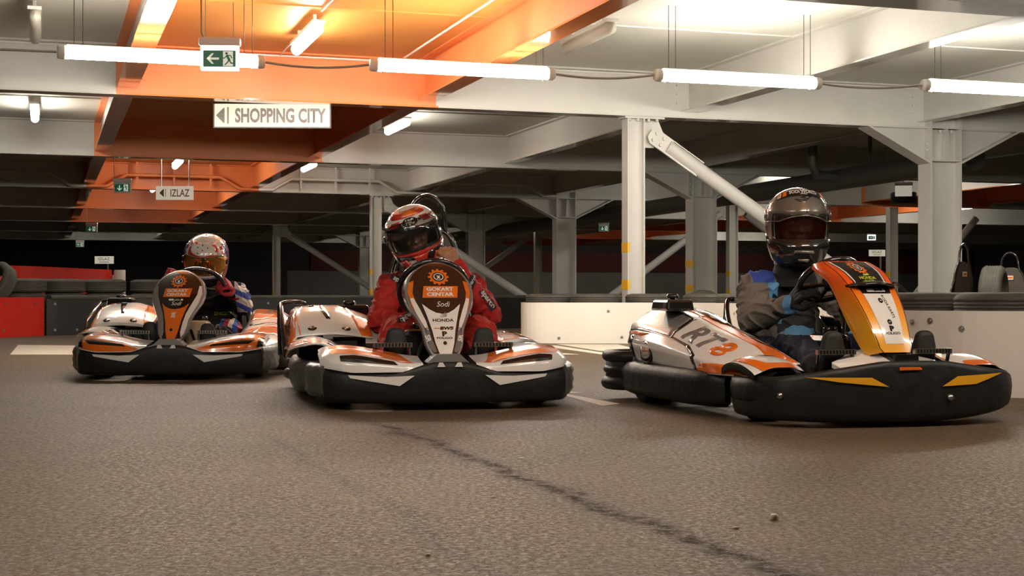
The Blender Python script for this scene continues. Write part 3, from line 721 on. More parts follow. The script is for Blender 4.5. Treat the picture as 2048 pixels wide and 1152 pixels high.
def ring2d(cx, cy, r0, r1, n=28, sq=1.0):
    a = circ(cx, cy, r1, r1*sq, n); b = circ(cx, cy, r0, r0*sq, n)
    return a + b, [(i, (i+1) % n, n + (i+1) % n) for i in range(n)] + [(i, n + (i+1) % n, n + i) for i in range(n)]
def gear_logo(mb, fn, cx, cy, s, m_or, m_bk, m_wh, off):
    teeth = []
    for k in range(12):
        a = 2*math.pi*k/12
        for da, r in ((-.16, .84), (-.10, 1.02), (.10, 1.02), (.16, .84)): teeth.append((cx + s*r*math.cos(a + da), cy + .8*s*r*math.sin(a + da)))
    decal(mb, fn, fill2d([teeth]), m_or, .03, off)
    decal(mb, fn, fill2d([circ(cx, cy, .62*s, .46*s)]), m_bk, .03, off + .0008)
    decal(mb, fn, ring2d(cx, cy, .40*s, .50*s, sq=.72), m_wh, .03, off + .0016)
    decal(mb, fn, move2(text_tris('x', .55*s, bold=.03*s), cx, cy), m_wh, None, off + .0016)

def kart_fairing_A(root, style):
    """tear-drop steering fairing; style 1 = orange centre, 2 = white centre"""
    half = smooth_tab([(.232, .028), (.250, .060), (.30, .088), (.37, .100), (.43, .125), (.49, .155), (.55, .166), (.60, .157), (.64, .135), (.675, .095), (.698, .045), (.705, .012)], 5)
    yc = smooth_tab([(.22, -.86), (.35, -.775), (.50, -.665), (.60, -.575), (.67, -.485), (.71, -.40)], 5)
    fn = lambda x, z: (x, lerp_tab(yc, z) + 2.6*x*x, z)
    def outline(ins):
        L = [(max(.004, w_ - ins), z) for z, w_ in half if half[0][0] + ins*.8 <= z <= half[-1][0] - ins*.5]
        return [(x, z) for x, z in L] + [(-x, z) for x, z in L[::-1]]
    mb = MB()
    decal(mb, fn, fill2d([outline(0)]), 0, .025, 0)
    # rim skirt going back
    ol = outline(0); n = len(ol)
    r0 = [Vector(fn(*p)) for p in ol]; r1 = [p + Vector((p.x*.06, .03, -.006)) for p in r0]; r2 = [p + Vector((-p.x*.10, .075, -.02)) for p in r0]
    mb.loft([[*r0], [*r1], [*r2]], caps=False, mi=0)
    mb.add([(p.x, p.y, p.z) for p in r2], [tuple(range(n))], 5, False)
    W_, O, K_, S, G_ = 1, 2, 3, 0, 4
    zcut = .475
    inn = outline(.012)
    def clip(lo, hi, ins): # part of the outline between two heights
        L = [(max(.002, w_ - ins), z) for z, w_ in half if lo <= z <= hi]
        return [(x, z) for x, z in L] + [(-x, z) for x, z in L[::-1]]
    if style == 2:
        decal(mb, fn, fill2d([clip(.25, .70, .012)]), K_, .025, .001)
        for s in (1, -1):
            pts = [(.146, .600), (.155, .555), (.142, .49), (.118, .44), (.100, .40), (.088, .40), (.100, .45), (.120, .50), (.132, .55), (.122, .61)]
            sh = fill2d([pts]); sh = sh if s > 0 else mirror(sh); decal(mb, fn, sh, O, .025, .0018)
            pts = [(.146, .52), (.125, .455), (.098, .40), (.088, .38), (.072, .37), (.080, .41), (.104, .47), (.130, .525)]
            sh = fill2d([pts]); sh = sh if s > 0 else mirror(sh); decal(mb, fn, sh, W_, .025, .0026)
            sh = fill2d([[(.084, .385), (.082, .34), (.072, .285), (.052, .262), (.040, .27), (.060, .33), (.070, .375)]]); sh = sh if s > 0 else mirror(sh); decal(mb, fn, sh, G_, .025, .0026)
        cen = [(.093, .495), (.075, .44), (.056, .37), (.045, .31), (.030, .262), (.0, .248)]
        cen2 = cen + [(-x, z) for x, z in cen[::-1]] + [(-.06, .468), (-.03, .452), (0, .447), (.03, .452), (.06, .468)]
        decal(mb, fn, fill2d([[p for i, p in enumerate(cen2) if i not in (6,)]]), W_, .02, .0034)
        decal(mb, fn, move2(text_tris('Sodi', .036, shear=.3), .005, .492), W_, .03, .0042)
        decal(mb, fn, move2(text_tris('HONDA', .020, bold=.0006, xs=1.35), .0, .415), K_, .03, .0042)
        for k in range(5): decal(mb, fn, poly((-.018, .428 + k*.003), (.022, .434 + k*.005), (.018, .4365 + k*.005), (-.012, .430 + k*.003)), K_, None, .0042)
        decal(mb, fn, move2(text_tris('BWS', .019, bold=.0012, xs=1.6, shear=.2), .012, .377), K_, .03, .0042)
        decal(mb, fn, poly((-.046, .3745), (-.02, .3745), (-.018, .3795), (-.044, .3795)), O, None, .0042)
        decal(mb, fn, move2(text_tris('P', .030, bold=.002, xs=1.4), .0, .350), K_, .03, .0042)
        decal(mb, fn, move2(text_tris('FOLIGO', .014, bold=.0004, xs=1.5), .0, .331), K_, .03, .0042)
        decal(mb, fn, fill2d([circ(0, .308, .009)]), K_, None, .0042)
        decal(mb, fn, move2(text_tris('SR', .030, bold=.001), .078, .330, 75), W_, .03, .0042)
        decal(mb, fn, move2(text_tris('SR', .030, bold=.001), -.078, .330, -75), W_, .03, .0042)
    else:
        decal(mb, fn, fill2d([clip(.25, .70, .014)]), K_, .025, .001)
        for s in (1, -1):
            pts = [(.146, .595), (.154, .55), (.142, .49), (.115, .43), (.094, .385), (.086, .33), (.074, .29), (.058, .27), (.052, .30), (.060, .36), (.074, .42), (.100, .48), (.126, .54), (.132, .60)]
            sh = fill2d([pts]); sh = sh if s > 0 else mirror(sh); decal(mb, fn, sh, W_ if s > 0 else S, .025, .0018)
        cen = [(.085, .485), (.066, .43), (.050, .37), (.040, .31), (.028, .262), (.012, .248)]
        cen2 = cen + [(-x, z) for x, z in cen[::-1]] + [(-.06, .462), (-.03, .450), (0, .446), (.03, .450), (.06, .462)]
        decal(mb, fn, fill2d([cen2]), O, .02, .0034)
        decal(mb, fn, poly((-.045, .502), (.045, .502), (.045, .513), (-.045, .513)), W_, .03, .0034)
        decal(mb, fn, move2(text_tris('BWS', .011, bold=.0008, xs=2), .01, .5075), K_, .03, .0042)
        decal(mb, fn, move2(text_tris('Sodi', .036, shear=.3), .005, .482), W_, .03, .0042)
        decal(mb, fn, move2(text_tris('SR', .034, bold=.001), .0, .41, 80), W_, .03, .0046)
        decal(mb, fn, fill2d([circ(-.005, .315, .009)]), K_, None, .0046)
    # gear emblem and sign patch
    gear_logo(mb, fn, 0, .628, .050, O, K_, W_, .0022)
    decal(mb, fn, poly((-.088, .525), (.082, .525), (.092, .582), (-.078, .582)), O, .03, .0028)
    decal(mb, fn, fit_text('GOKART', 0, .5665, .130, .0185, .04), W_, .03, .0038)
    decal(mb, fn, fit_text('CENTAR', 0, .5415, .130, .0185, .04), W_, .03, .0038)
    return mb.build('steering_fairing', ['k_silver', 'k_white', 'k_orange', 'k_brown' if style == 2 else 'k_black', 'k_grey', 'k_black'], root)

def kart_fairing_B(root):
    half = [(.30, .070), (.32, .082), (.42, .098), (.52, .112), (.60, .122), (.66, .130), (.685, .128), (.69, .12)]
    yc = smooth_tab([(.29, -.84), (.38, -.80), (.48, -.735), (.57, -.65), (.64, -.55), (.68, -.44), (.70, -.38)], 5)
    fn = lambda x, z: (x, lerp_tab(yc, z) + 1.2*x*x, z)
    ol = [(w_, z) for z, w_ in half]; ol = ol + [(-x, z) for x, z in ol[::-1]]
    mb = MB(); decal(mb, fn, fill2d([ol]), 0, .02, 0)
    n = len(half)
    for s in (1, -1):
        zs = [.30 + .39*i/20 for i in range(21)]; A = []; B = []; C_ = []
        for z in zs:
            x = lerp_tab(half, z)*s; p = Vector(fn(x, z)); t = (z - .30)/.39
            k = .035 + .07*math.sin(math.pi*min(1, t*1.05 + .1))
            A.append(p); B.append(p + Vector((s*.028, k*.9, -.012))); C_.append(p + Vector((s*.020, k*.9 + .03, -.03)))
        m = len(zs)
        mb.add(A + B + C_, [(i, i+1, m+i+1, m+i) for i in range(m-1)] + [(m+i, m+i+1, 2*m+i+1, 2*m+i) for i in range(m-1)], 0)
        seam = [(lerp_tab(half, z)*s - s*.002, z) for z in zs] + [(lerp_tab(half, z)*s - s*.006, z) for z in zs[::-1]]
        decal(mb, fn, fill2d([seam]), 3, None, .001)
    mb.add([Vector(fn(x, z)) + Vector((0, .03, -.01)) for x, z in ol], [tuple(range(len(ol)))], 3, False)
    mb.add([Vector(fn(.125, .685)), Vector(fn(-.125, .685)), Vector(fn(-.12, .69)) + Vector((0, .12, -.02)), Vector(fn(.12, .69)) + Vector((0, .12, -.02))], [(0, 1, 2, 3)], 3, False)
    W_, O, K_ = 1, 2, 3
    decal(mb, fn, fill2d([[(.072, .545), (.085, .60), (.102, .686), (-.102, .686), (-.085, .60), (-.072, .545)]]), K_, .02, .0012)
    for s in (1, -1):
        sh = fill2d([[(.070, .585), (.076, .585), (.100, .686), (.090, .686)]]); decal(mb, fn, sh if s > 0 else mirror(sh), W_, .02, .002)
    decal(mb, fn, fill2d([[(.046, .335), (.056, .42), (.071, .545), (-.071, .545), (-.056, .42), (-.046, .335)]]), W_, .02, .002)
    decal(mb, fn, poly((-.046, .553), (.046, .553), (.046, .566), (-.046, .566)), W_, .02, .002)
    decal(mb, fn, move2(text_tris('BWS', .011, bold=.0008, xs=1.8), .01, .5595), K_, .03, .003)
    gear_logo(mb, fn, 0, .659, .034, O, K_, W_, .002)
    decal(mb, fn, fit_text('HONDA', 0, .613, .082, .0125, .03), 4, .02, .003)
    for k in range(4): decal(mb, fn, poly((-.016, .622 + k*.0015), (.020, .625 + k*.002), (.016, .627 + k*.002), (-.010, .624 + k*.0015)), 4, None, .003)
    decal(mb, fn, move2(text_tris('RODA KARTS', .020, bold=.0002, xs=.8), .022, .49, -80), K_, .02, .003)
    for x, z in ((-.004, .515), (.0, .425)):
        decal(mb, fn, fill2d([circ(x, z, .011)]), K_, None, .003)
        mb.lathe([(.001, -.006), (.005, -.006), (.006, 0)], Vector(fn(x, z)) + Vector((0, -.001, 0)), 'y', 10, 5)
    decal(mb, fn, move2(text_tris('P', .028, bold=.002, xs=1.4), 0, .397), K_, .02, .003)
    decal(mb, fn, move2(text_tris('FOLIGO', .014, bold=.0004, xs=1.5), 0, .378), K_, .02, .003)
    o = mb.build('steering_fairing', ['k_grad', 'k_white', 'k_orange', 'k_black', 'k_green', 'k_metal'], root)
    d = MB()
    rings = []
    for i in range(21):
        x = -.125 + .25*i/20; k = max(.12, math.sqrt(max(0, 1 - (x/.128)**2))); y, z = fn(x, .585)[1], .583 + .006*math.cos(x*20)
        rings.append([Vector((x, y - .058*k, z - .004)), Vector((x, y - .052*k, z + .006)), Vector((x, y + .01, z + .018*k)), Vector((x, y + .01, z - .006))])
    d.loft(rings); d.build('deflector', ['k_black'], o)
    return o

def outer_path(kind):
    if kind == 'A': half = [(.0, -.985), (.22, -.978), (.42, -.945), (.54, -.88), (.60, -.79), (.622, -.68), (.620, -.56), (.60, -.47)]
    else: half = [(.0, -.985), (.22, -.975), (.42, -.94), (.55, -.87), (.61, -.78), (.632, -.67), (.632, -.56), (.61, -.46)]
    pts = [(-x, y) for x, y in half[:0:-1]] + half
    return smooth_path(pts, 6)
def section_loft(mb, path, prof, mi=0, caps=True):
    """prof(i, t) -> list of (outward offset, z) for the path point i"""
    rings = []; P_ = [Vector((p[0], p[1])) for p in path]
    for i, p in enumerate(P_):
        t = (P_[min(i+1, len(P_)-1)] - P_[max(i-1, 0)]).normalized(); n_ = Vector((t.y, -t.x))
        rings.append([Vector((p.x + n_.x*o, p.y + n_.y*o, z)) for o, z in prof(p)])
    mb.loft(rings, caps=caps, mi=mi)

def kart_front_bumper(root, kind, col):
    path = outer_path(kind); mb = MB()
    if kind == 'A':
        def zt(x, y): return .228 if abs(x) < .07 else lerp_tab([(.07, .228), (.17, .205), (.26, .178), (.45, .172), (.6, .19)], abs(x)) + (.02 if y > -.75 else 0)
        zb = lambda x, y: .035 + (.035 if y > -.7 else 0)
    else:
        def zt(x, y): return lerp_tab([(0, .272), (.15, .270), (.30, .250), (.50, .222), (.6, .205)], abs(x)) - (.015 if y > -.7 else 0)
        zb = lambda x, y: .020 + (.055 if x > 0 else .008)*(abs(x)/.6)**2
    def prof(p):
        t, b = zt(p.x, p.y), zb(p.x, p.y); h = t - b
        return [(-.085, b + .03), (-.06, b + .004), (-.02, b), (-.006, b + .010), (.0, b + .028), (.004, b + .35*h), (.007, b + .6*h), (.004, t - .024), (-.001, t - .008), (-.011, t), (-.055, t - .003), (-.085, t - .03)]
    section_loft(mb, path, prof)
    ff = [(p[0], p[1]) for p in path if True]
    tab = sorted([(p[0], p[1]) for p in path if p[1] < -.70], key=lambda q: q[0])
    fn = lambda x, z: (x, lerp_tab(tab, x) - .009, z)
    if kind == 'A':
        sh = fill2d([[(-.47, .168), (-.46, .154), (-.235, .118), (-.165, .166), (-.30, .160)]])
        decal(mb, fn, sh, 1, .03, .0035); decal(mb, fn, mirror(sh), 1, .03, .0035)
    else:
        sh = fill2d([[(-.50, .208), (-.22, .206), (-.14, .168), (-.36, .188)]])
        decal(mb, fn, sh, 1, .03, .0035); decal(mb, fn, mirror(fill2d([[(-.46, .215), (-.20, .206), (-.12, .166), (-.30, .172)]])), 1, .03, .0035)
        decal(mb, fn, poly((-.09, .247), (.01, .247), (.02, .236), (-.09, .234)), 2, .03, .0035)
        for x, z in ((-.58, .13), (.16, .12)): mb.lathe([(.001, -.016), (.012, -.014), (.014, 0)], fn(x, z), 'y', 12, 3)
    o = mb.build('front_bumper', ['k_plastic', 'k_white' if kind == 'A' else 'k_yellow', 'k_orange', 'k_metal'], root)
    # scuffed wrap-round ends
    for s in (-1, 1):
        e = MB(); pa = [(s*.575, -.835), (s*.618, -.75), (s*.640, -.66), (s*.640, -.57), (s*.622, -.48), (s*.58, -.42)]
        if s > 0: pa = pa
        pa = smooth_path(pa, 5); pa = pa if s > 0 else pa[::-1]
        z0, z1 = (.055, .215) if kind == 'A' else (.085, .198)
        def pr(p):
            if kind == 'B': return [(-.06, z0 + .02), (-.03, z0), (0, z0 + .012), (.010, z0 + .04), (.012, z0 + .07), (.004, z1 - .014), (-.01, z1), (-.06, z1 - .02)]
            return [(-.06, z0 + .02), (-.03, z0), (.0, z0 + .004), (.018, z0 + .03), (.014, z0 + .05), (.020, z0 + .075), (.014, z0 + .095), (.020, z0 + .12), (.010, z1 - .014), (-.01, z1), (-.04, z1 - .004), (-.06, z1 - .02)]
        section_loft(e, pa, pr); e.build('bumper_end', ['k_scuff' if kind == 'A' else 'k_plastic'], o)
    return o

def kart_nose_A(root, style):
    """the sloping winged panels on top of the front bumper"""
    path = outer_path('A'); tab = sorted([(p[0], p[1]) for p in path if p[1] < -.70], key=lambda q: q[0])
    for s in (-1, 1):
        xs = [.125 + .47*i/24 for i in range(25)]
        hz = smooth_tab([(.125, .228), (.20, .236), (.33, .262), (.46, .280), (.56, .272), (.60, .250)], 5)
        def pt(x, b):
            yf = lerp_tab(tab, x) ; top = lerp_tab(hz, x)
            low = lerp_tab([(.125, .215), (.22, .182), (.45, .178), (.60, .200)], x)
            pr = [(0.0, low), (.006, low + (top - low)*.36), (.018, low + (top - low)*.64), (.055, low + (top - low)*.84), (.13, top + .004), (.26, top + .018)]
            k = b*5; i = min(4, int(k)); t = k - i
            return yf + pr[i][0]*(1-t) + pr[i+1][0]*t, pr[i][1]*(1-t) + pr[i+1][1]*t
        fn = (lambda x, b: (s*x, *pt(x, b)))
        mb = MB(); g = [b/10 for b in range(11)]
        A = [fn(x, b) for x in xs for b in g]; n = len(g)
        mb.add(A, [(i*n+j, i*n+j+1, (i+1)*n+j+1, (i+1)*n+j) for i in range(24) for j in range(n-1)], 0)
        mb.add([Vector(a) + Vector((0, .012, -.018)) for a in A], [(i*n+j, (i+1)*n+j, (i+1)*n+j+1, i*n+j+1) for i in range(24) for j in range(n-1)], 3)
        sg = s
        fd = fn if s > 0 else fn
        offs = -.002 if s < 0 else .002   # decal() lifts along d/dx cross d/db, which flips on the mirrored side
        def D(pts, m, o=1.0): decal(mb, fd, fill2d([pts]), m, .04, offs*o)
        if style == 2:
            D([(.17, .03), (.54, .03), (.54, .26), (.20, .22)], 0, .5)       # white lower band
            D([(.24, .30), (.50, .28), (.52, .42), (.50, .50), (.44, .56), (.26, .48)], 2, 1)   # black slot
            D([(.16, .42), (.30, .60), (.55, .60), (.55, .98), (.22, .98)], 1, 1)   # orange top
            D([(.495, .05), (.55, .05), (.55, .58), (.51, .58)], 0, 1.6)
        else:
            D([(.17, .03), (.56, .03), (.58, .98), (.46, .98), (.30, .62), (.20, .26)], 1, .5)
            D([(.26, .30), (.50, .28), (.54, .48), (.50, .50), (.46, .52), (.28, .46)], 2, 1)
            D([(.18, .34), (.26, .56), (.46, .62), (.40, .95), (.20, .95)], 0, 1)
            D([(.545, .1), (.58, .1), (.585, .7), (.56, .7)], 2, 1.4)
        mb.build('nose_panel', ['k_white', 'k_orange', 'k_black', 'k_plastic'], root)
    c_ = MB(); c_.prism([(-.10, .222), (-.055, .262), (.055, .262), (.10, .222), (.05, .20), (-.05, .20)], lambda a, b, d: (a, -.93 + d, b), 0, .14, 0)
    for s in (-1, 1): c_.prism([(s*.022, .205), (s*.060, .205), (s*.052, .226), (s*.035, .226)], lambda a, b, d: (a, -.995 + d, b), -.001, .01, 1)
    c_.build('nose_bridge', ['k_silver', 'k_white'], root)

def kart_nose_B(root):
    for s in (-1, 1):
        mb = MB()
        # flat white nose plates beside the steering fairing foot
        mb.prism([(s*.055, -.90), (s*.235, -.87), (s*.27, -.74), (s*.12, -.66), (s*.055, -.68)], lambda a, b, d: (a, b, d + .318 - .28*(abs(a) - .05) - (.06 if b < -.85 else 0)), -.02, 0, 0)
        mb.build('nose_panel', ['k_white'], root, bevel=.004)
        w_ = MB()                                        # fender over the front wheel
        xs = [.40 + .24*i/10 for i in range(11)]; prof = smooth_path([(-.73, .236), (-.69, .252), (-.61, .272), (-.53, .280), (-.45, .272), (-.40, .25)], 4)
        A = []
        for x in xs:
            for p in prof: A.append((s*x, p[0] + (.06 if x < .44 else 0)*0, p[1] - .35*max(0, x - .56) - .25*max(0, .46 - x)))
        n = len(prof)
        w_.add(A, [(i*n+j, i*n+j+1, (i+1)*n+j+1, (i+1)*n+j) for i in range(10) for j in range(n-1)], 0)
        w_.add([(a[0], a[1], a[2] - .018) for a in A], [(i*n+j, (i+1)*n+j, (i+1)*n+j+1, i*n+j+1) for i in range(10) for j in range(n-1)], 2)
        w_.add([a for a in A[-n:]] + [(a[0], a[1] , a[2] - .03) for a in A[-n:]], [(j, j+1, n+j+1, n+j) for j in range(n-1)], 2)
        tb = [(p[0], p[1]) for p in prof]
        fn = lambda x, y: (s*x, y, lerp_tab(tb, y) - .35*max(0, x - .56) - .25*max(0, .46 - x))
        of = .003 if s > 0 else -.003
        decal(w_, fn, fill2d([[(.43, -.74), (.60, -.74), (.63, -.56), (.62, -.44), (.60, -.44), (.59, -.58), (.56, -.68), (.44, -.68)]]), 1, .03, of)
        decal(w_, fn, fill2d([[(.45, -.56), (.50, -.56), (.50, -.44), (.45, -.44)]]), 1, .03, of)
        w_.build('wheel_fender', ['k_white', 'k_orange', 'k_black'], root)
    c_ = MB(); c_.prism([(-.06, .20), (.06, .20), (.05, .295), (-.05, .295)], lambda a, b, d: (a, d, b), -.92, -.74, 0); c_.build('nose_bridge', ['k_black'], root)

def pod_surface(s, hk, secs=None):
    """sections along y of the side fairing: list of (y, [(x, z)...])"""
    S = secs or [(.72, [(.62, .21), (.655, .30), (.63, .39), (.55, .445), (.40, .455)]), (.55, [(.655, .205), (.685, .30), (.64, .395), (.55, .465), (.38, .480)]),
         (.25, [(.665, .20), (.690, .29), (.635, .375), (.535, .440), (.38, .455)]), (-.02, [(.665, .195), (.680, .27), (.62, .335), (.52, .385), (.39, .395)]),
         (-.30, [(.655, .19), (.655, .24), (.59, .285), (.50, .335), (.40, .345)]), (-.50, [(.60, .19), (.59, .215), (.555, .245), (.47, .290), (.39, .295)]), (-.66, [(.54, .19), (.53, .20), (.50, .215), (.44, .245), (.38, .250)])]
    S = [(y, [(x, .2 + (z - .2)*hk) for x, z in p]) for y, p in S][::-1]
    sm = []
    for k in range(5):
        a = smooth_path([(S[i][0], S[i][1][k][0], S[i][1][k][1]) for i in range(len(S))], 6); sm.append(a)
    def fn(y, b):
        row = []
        for k in range(5):
            a = sm[k]
            if y <= a[0][0]: p = a[0]
            elif y >= a[-1][0]: p = a[-1]
            else:
                for i in range(len(a) - 1):
                    if a[i][0] <= y <= a[i+1][0]:
                        t = (y - a[i][0])/max(1e-9, a[i+1][0] - a[i][0]); p = a[i].lerp(a[i+1], t); break
            row.append((p[1], p[2]))
        k = max(0, min(3.9999, b*4)); i = int(k); t = k - i
        return (s*(row[i][0]*(1-t) + row[i+1][0]*t), y, row[i][1]*(1-t) + row[i+1][1]*t)
    return fn, S[0][0], S[-1][0]
def kart_pod(root, s, hk, style, name='side_pod', cover=True):
    fn, y0, y1 = pod_surface(s, hk)
    mb = MB(); ny, nb = 44, 16
    A = [fn(y0 + (y1 - y0)*i/ny, j/nb) for i in range(ny+1) for j in range(nb+1)]; n = nb + 1
    mb.add(A, [(i*n+j, i*n+j+1, (i+1)*n+j+1, (i+1)*n+j) for i in range(ny) for j in range(nb)], 0)
    back = A[-n:]; mb.add(back + [(back[-1][0], y1, .2), ], [tuple(range(n+1))], 2, False)
    of = .002 if s > 0 else -.002
    sg = -of      # d/dy x d/db points inward on +x
    sg = of if s < 0 else -of
    def nrm_sign():
        e = 1e-3; p = Vector(fn(.2, .4)); du = Vector(fn(.2+e, .4)) - p; dv = Vector(fn(.2, .4+e)) - p; q = du.cross(dv)
        return 1 if q.x*s > 0 else -1
    ns = nrm_sign()*.002
    def D(pts, m, o=1.0): decal(mb, fn, fill2d([pts]), m, .05, ns*o)
    W_, O, K_, G_ = 0, 1, 2, 3
    if style == 'B':
        D([(.20, .84), (-.10, .84), (-.40, .80), (-.65, .62), (-.65, .98), (-.45, .98), (-.15, .96), (.20, .94)], O, .6)      # orange stripe along the upper edge
        D([(.62, .98), (.40, .86), (.18, .86), (.02, .98)], O, .8); D([(.34, .90), (.10, .90), (-.06, .99), (.30, .99)], 4, 1.4)
        D([(-.18, .94), (-.36, .92), (-.50, .98), (-.30, .99)], 4, 1.4)
        D([(-.18, .02), (-.60, .05), (-.60, .45), (-.52, .52), (-.40, .30), (-.22, .20)], O, .8)      # orange lower corner
        D([(.71, .46), (.55, .44), (.15, .44), (.15, .74), (.45, .80), (.71, .78)], G_, 1.0)          # grey honeycomb zone
        D([(.165, .42), (.14, .42), (.14, .78), (.165, .78)], K_, 1.6); D([(.71, .80), (.45, .82), (.15, .77), (.15, .75), (.45, .79), (.71, .77)], K_, 1.6)
        D([(.71, .415), (.12, .415), (-.02, .38), (-.12, .28), (-.16, .05), (-.19, .05), (-.15, .30), (-.05, .41), (.12, .44), (.71, .44)], K_, 1.6)
        D([(.68, .06), (.60, .06), (.60, .33), (.68, .36)], K_, 1.6)
        D([(.72, .37), (.50, .35), (.40, .40), (.72, .41)], O, 1.6)
        # RT8, read along the kart from rear to front on the right side
        t = text_tris('RT', 1.0, bold=.03, shear=.35, align='LEFT'); t8 = text_tris('8', 1.0, bold=.03, shear=.35, align='LEFT')
        x0 = min(p[0] for p in t[0]); x1 = max(p[0] for p in t[0]); z0 = min(p[1] for p in t[0]); z1 = max(p[1] for p in t[0])
        def mp(sh, dx, w8=1.0): return [(.075 - .31*((p[0] - x0)*w8/(x1 - x0) + dx), .47 + .29*(p[1] - z0)/(z1 - z0) - .06*((p[0] - x0)*w8/(x1 - x0) + dx)) for p in sh[0]], sh[1]
        if s < 0:
            decal(mb, fn, mp(t, 0), 5, .04, ns*1.8); decal(mb, fn, mp(t8, .92), 1, .04, ns*2.0)
            tr = text_tris('Roda', .05, shear=.3); decal(mb, fn, ([(.34 - p[0]*1.2, .925 + p[1]*1.3) for p in tr[0]], tr[1]), W_, .04, ns*2.4)
    else:
        D([(.71, .45), (.45, .50), (.25, .50), (-.05, .98), (.30, .98), (.71, .98)], O, .6)
        D([(.20, .05), (.0, .05), (-.3, .5), (-.55, .9), (-.45, .98), (-.1, .6)], O, .8)
        D([(.71, .03), (.40, .03), (.45, .18), (.71, .2)], K_, .8)
        D([(.5, .58), (.38, .58), (.32, .85), (.44, .85)], 4, 1.2); D([(.10, .5), (.06, .5), (-.25, .95), (-.19, .95)], 2, 1.2)
    o = mb.build(name, ['k_white', 'k_orange', 'k_black', 'k_silver', 'k_brown', 'k_grey'], root, solid=.006)
    return o

def kart_side_bumper(root, s, kind):
    mb = MB(); pa = smooth_path([(s*.60, -.36), (s*.655, -.30), (s*.695, -.15), (s*.705, .2), (s*.70, .55), (s*.67, .74)], 6)
    pa = pa if s > 0 else pa[::-1]
    def pr(p): return [(-.08, .06), (-.03, .045), (.0, .06), (.012, .09), (.006, .125), (.014, .15), (.006, .18), (-.010, .200), (-.04, .208), (-.08, .20)]
    section_loft(mb, pa, pr); return mb.build('side_bumper', ['k_scuff' if kind == 'A' and s < 0 else 'k_plastic'], root)
def kart_rear_bumper(root, kind):
    mb = MB()
    pa = [(-.60, .70), (-.675, .76), (-.705, .85), (-.685, .94), (-.60, 1.0), (-.3, 1.03), (0, 1.035), (.3, 1.03), (.60, 1.0), (.685, .94), (.705, .85), (.675, .76), (.60, .70)]
    pa = smooth_path(pa, 4)
    for z, r in ((.085, .034), (.155, .022), (.225, .030)): mb.tube([(p[0], p[1], z) for p in pa], r, n=10)
    section_loft(mb, pa[::-1], lambda p: [(-.02, .06), (.008, .07), (.008, .23), (-.02, .24)])
    return mb.build('rear_bumper', ['k_scuff' if kind == 'A' else 'k_plastic'], root)

def kart_wheel(root, x, y, r, w_, steer=0):
    mb = MB(); h = w_/2
    mb.lathe([(r*.50, -h*.92), (r*.62, -h), (r*.86, -h*.98), (r*.97, -h*.82), (r, -h*.55), (r, h*.55), (r*.97, h*.82), (r*.86, h*.98), (r*.62, h), (r*.50, h*.92)], (0, 0, 0), 'x', 36)
    o = mb.build('wheel', ['k_tyre'], root); o.location = (x, y, r); o.rotation_euler = (0, 0, steer)
    q = MB(); q.lathe([(.001, -h*.45), (.03, -h*.5), (.035, -h*.3), (r*.42, -h*.25), (r*.46, -h*.88), (r*.52, -h*.9), (r*.50, 0), (r*.52, h*.9), (r*.46, h*.88), (r*.42, h*.2), (.001, h*.2)], (0, 0, 0), 'x', 24); q.build('rim', ['k_grey'], o)
    return o

